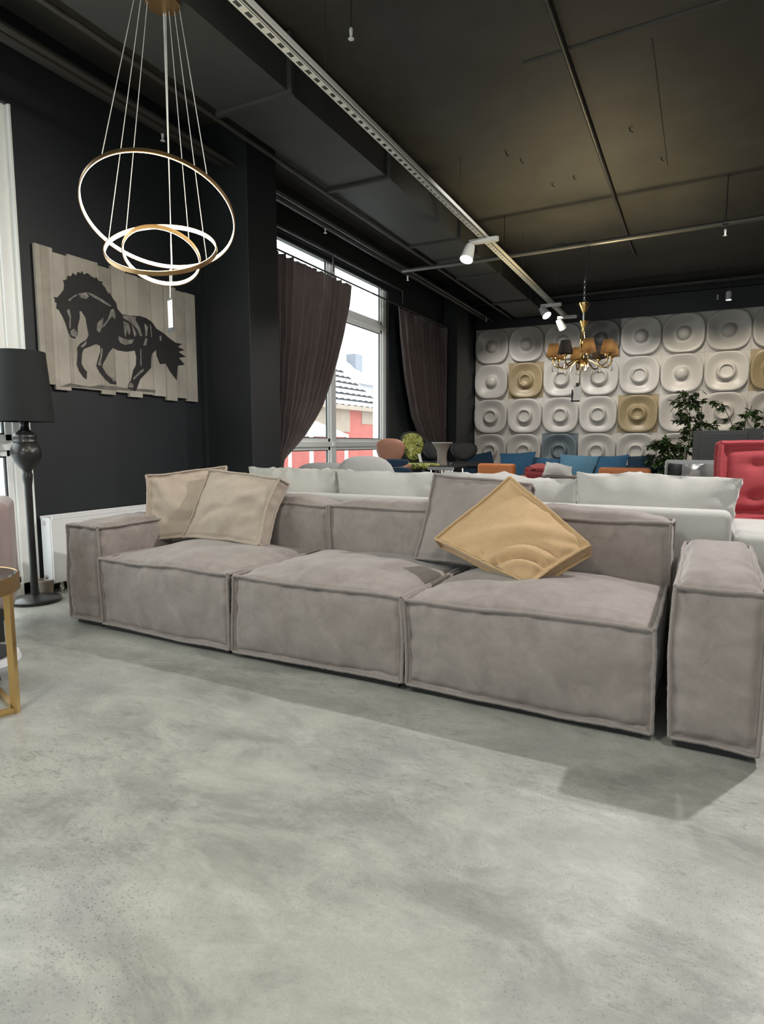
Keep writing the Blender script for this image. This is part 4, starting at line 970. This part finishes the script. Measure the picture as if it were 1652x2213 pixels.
for x in (-1.25,1.25):
    for y in (-1.35,.95): q = MB(); q.box((x-.05,y-.05,0), (x+.05,y+.05,1.75)); q.build('post', M['tent'], mt, smooth=False)
def tree(loc, h, label, seed):
    rnd = random.Random(seed); r = empty('bare_tree', loc); tag(r, label, 'tree'); q = MB()
    def br(p, d, L_, rad, lv):
        pts = [p]; 
        for i in range(4):
            d = (d+Vector((rnd.gauss(0,.18), rnd.gauss(0,.18), rnd.gauss(.02,.1)))).normalized(); pts.append(pts[-1]+d*L_/4)
        q.tube(pts, [rad*(1-.14*i) for i in range(5)], 5)
        if lv > 0:
            for k in range(4):
                pp_ = pts[1+rnd.randrange(4)]; br(pp_, (d+Vector((rnd.gauss(0,.7), rnd.gauss(0,.7), rnd.uniform(.0,.6)))).normalized(), L_*.62, rad*.55, lv-1)
    br(Vector((0,0,0)), Vector((0,0,1)), h*.45, .07, 3); q.build('trunk', M['bark'], r, angle=180)
tree((-11.5,22.0,-.25), 2.6, 'bare branched snowy tree outside before the red house wall', 3)
tree((-9.2,16.6,-.25), 1.4, 'small bare shrub outside low by the right end of the window', 8)
pb = empty('apartment_building', (-26,12,-.25)); tag(pb, 'pale distant building glimpsed through the left window', 'building')
q = MB(); q.box((-.0,-8,0), (6,2.6,2.2)); q.build('wall', mat('blue_grey_render', (.45,.52,.55), .9), pb, smooth=False)
q = MB(); q.box((-.3,-8.3,2.2), (6.3,2.9,2.5)); q.build('roof', M['snow'], pb, smooth=False)

# ------------------------------------------------------------------ lights
def portal(name, loc, rot, sx, sy):
    li = bpy.data.lights.new(name, 'AREA'); li.shape = 'RECTANGLE'; li.size = sx; li.size_y = sy; li.cycles.is_portal = True
    o = bpy.data.objects.new(name, li); COL.objects.link(o); o.location = loc; o.rotation_euler = rot
portal('portal_left_window', (-4.8,(W1a+W1b)/2,ZW/2), (0,radians(-90),0), ZW, W1b-W1a)
portal('portal_second_window', (-4.8,(W2a+W2b)/2,ZW/2), (0,radians(-90),0), ZW, W2b-W2a)
portal('portal_shop_front', ((FX0+FX1)/2,YF-.15,(FZ0+FZ1)/2), (radians(90),0,0), FX1-FX0, FZ1-FZ0)
def spot(name, loc, target, energy, size=110, blend=.5, soft=.06, color=(1,.95,.88)):
    li = bpy.data.lights.new(name, 'SPOT'); li.energy = energy; li.spot_size = radians(size); li.spot_blend = blend; li.shadow_soft_size = soft; li.color = color
    o = bpy.data.objects.new(name, li); COL.objects.link(o); o.location = loc
    o.rotation_euler = (Vector(target)-Vector(loc)).to_track_quat('-Z', 'Y').to_euler()
    return o
def point(name, loc, energy, color, soft=.05):
    li = bpy.data.lights.new(name, 'POINT'); li.energy = energy; li.color = color; li.shadow_soft_size = soft
    o = bpy.data.objects.new(name, li); COL.objects.link(o); o.location = loc
spot('ceiling_spot_key', (1.43,4.9,3.7), (-.6,2.3,0), 500, 125, .6, .05, (1,.95,.93))
spot('ceiling_spot_front', (1.2,.4,3.9), (-.6,2.0,0), 170, 135, .8, .3, (1,.96,.88))
spot('ceiling_spot_front', (-1.6,-.6,3.9), (-1.8,2.2,.2), 190, 135, .8, .3, (1,.95,.86))
for x in (-3.9,-2.7,-1.5,-.3,.9):
    spot('ceiling_spot_wall', (x,12.3,3.85), (x+.15,13.98,1.95), 92, 74, .9, .06, (1,.95,.88) if x < -.5 else (1,.90,.74))
spot('ceiling_spot_sofa', (-.8,6.4,3.7), (-1.4,5.0,.6), 150, 110, .7, .08, (1,.96,.92))
spot('ceiling_spot_sofa', (.6,8.0,3.7), (-1.2,10.4,.6), 150, 100, .7, .08, (1,.95,.9))
spot('added_window_fill', (-.4,5.6,3.9), (-4.6,7.9,2.0), 260, 60, .8, .1, (1,.97,.93))  # added fill lamp without a fixture, brightens window frames, curtain and wall
li = spot('brass_chandelier_glow', (-1.41,8.75,2.60), (-1.41,8.6,4.35), 190, 150, .9, .14, (1,.80,.46))
point('brass_chandelier_light', (-1.41,8.75,2.22), 12, (1,.78,.45), .12)
point('ring_chandelier_glow', (-2.98,2.9,2.42), 16, (1,.88,.62), .2)

w = bpy.data.worlds.new('overcast_sky'); S.world = w; w.use_nodes = True
bg = w.node_tree.nodes['Background']; bg.inputs['Color'].default_value = (.96,.985,1.0,1); bg.inputs['Strength'].default_value = 3.8

# ------------------------------------------------------------------ camera
cam = bpy.data.cameras.new('camera'); co = bpy.data.objects.new('camera', cam); COL.objects.link(co)
cam.sensor_fit = 'VERTICAL'; cam.sensor_height = 24; cam.sensor_width = 36; cam.lens = 1330/2213*24
co.location = (0,0,1.2); co.rotation_euler = (radians(90-6.4135),0,radians(26.832)); cam.clip_start = .05; cam.clip_end = 300
S.camera = co
vs_ = S.view_settings; vs_.view_transform = 'Standard'; vs_.look = 'None'; vs_.exposure = 0.2; vs_.gamma = 1; vs_.use_curve_mapping = False
S.cycles.max_bounces = 8; S.cycles.diffuse_bounces = 4; S.cycles.sample_clamp_indirect = 6; S.cycles.use_denoising = True; S.cycles.caustics_reflective = False; S.cycles.caustics_refractive = False
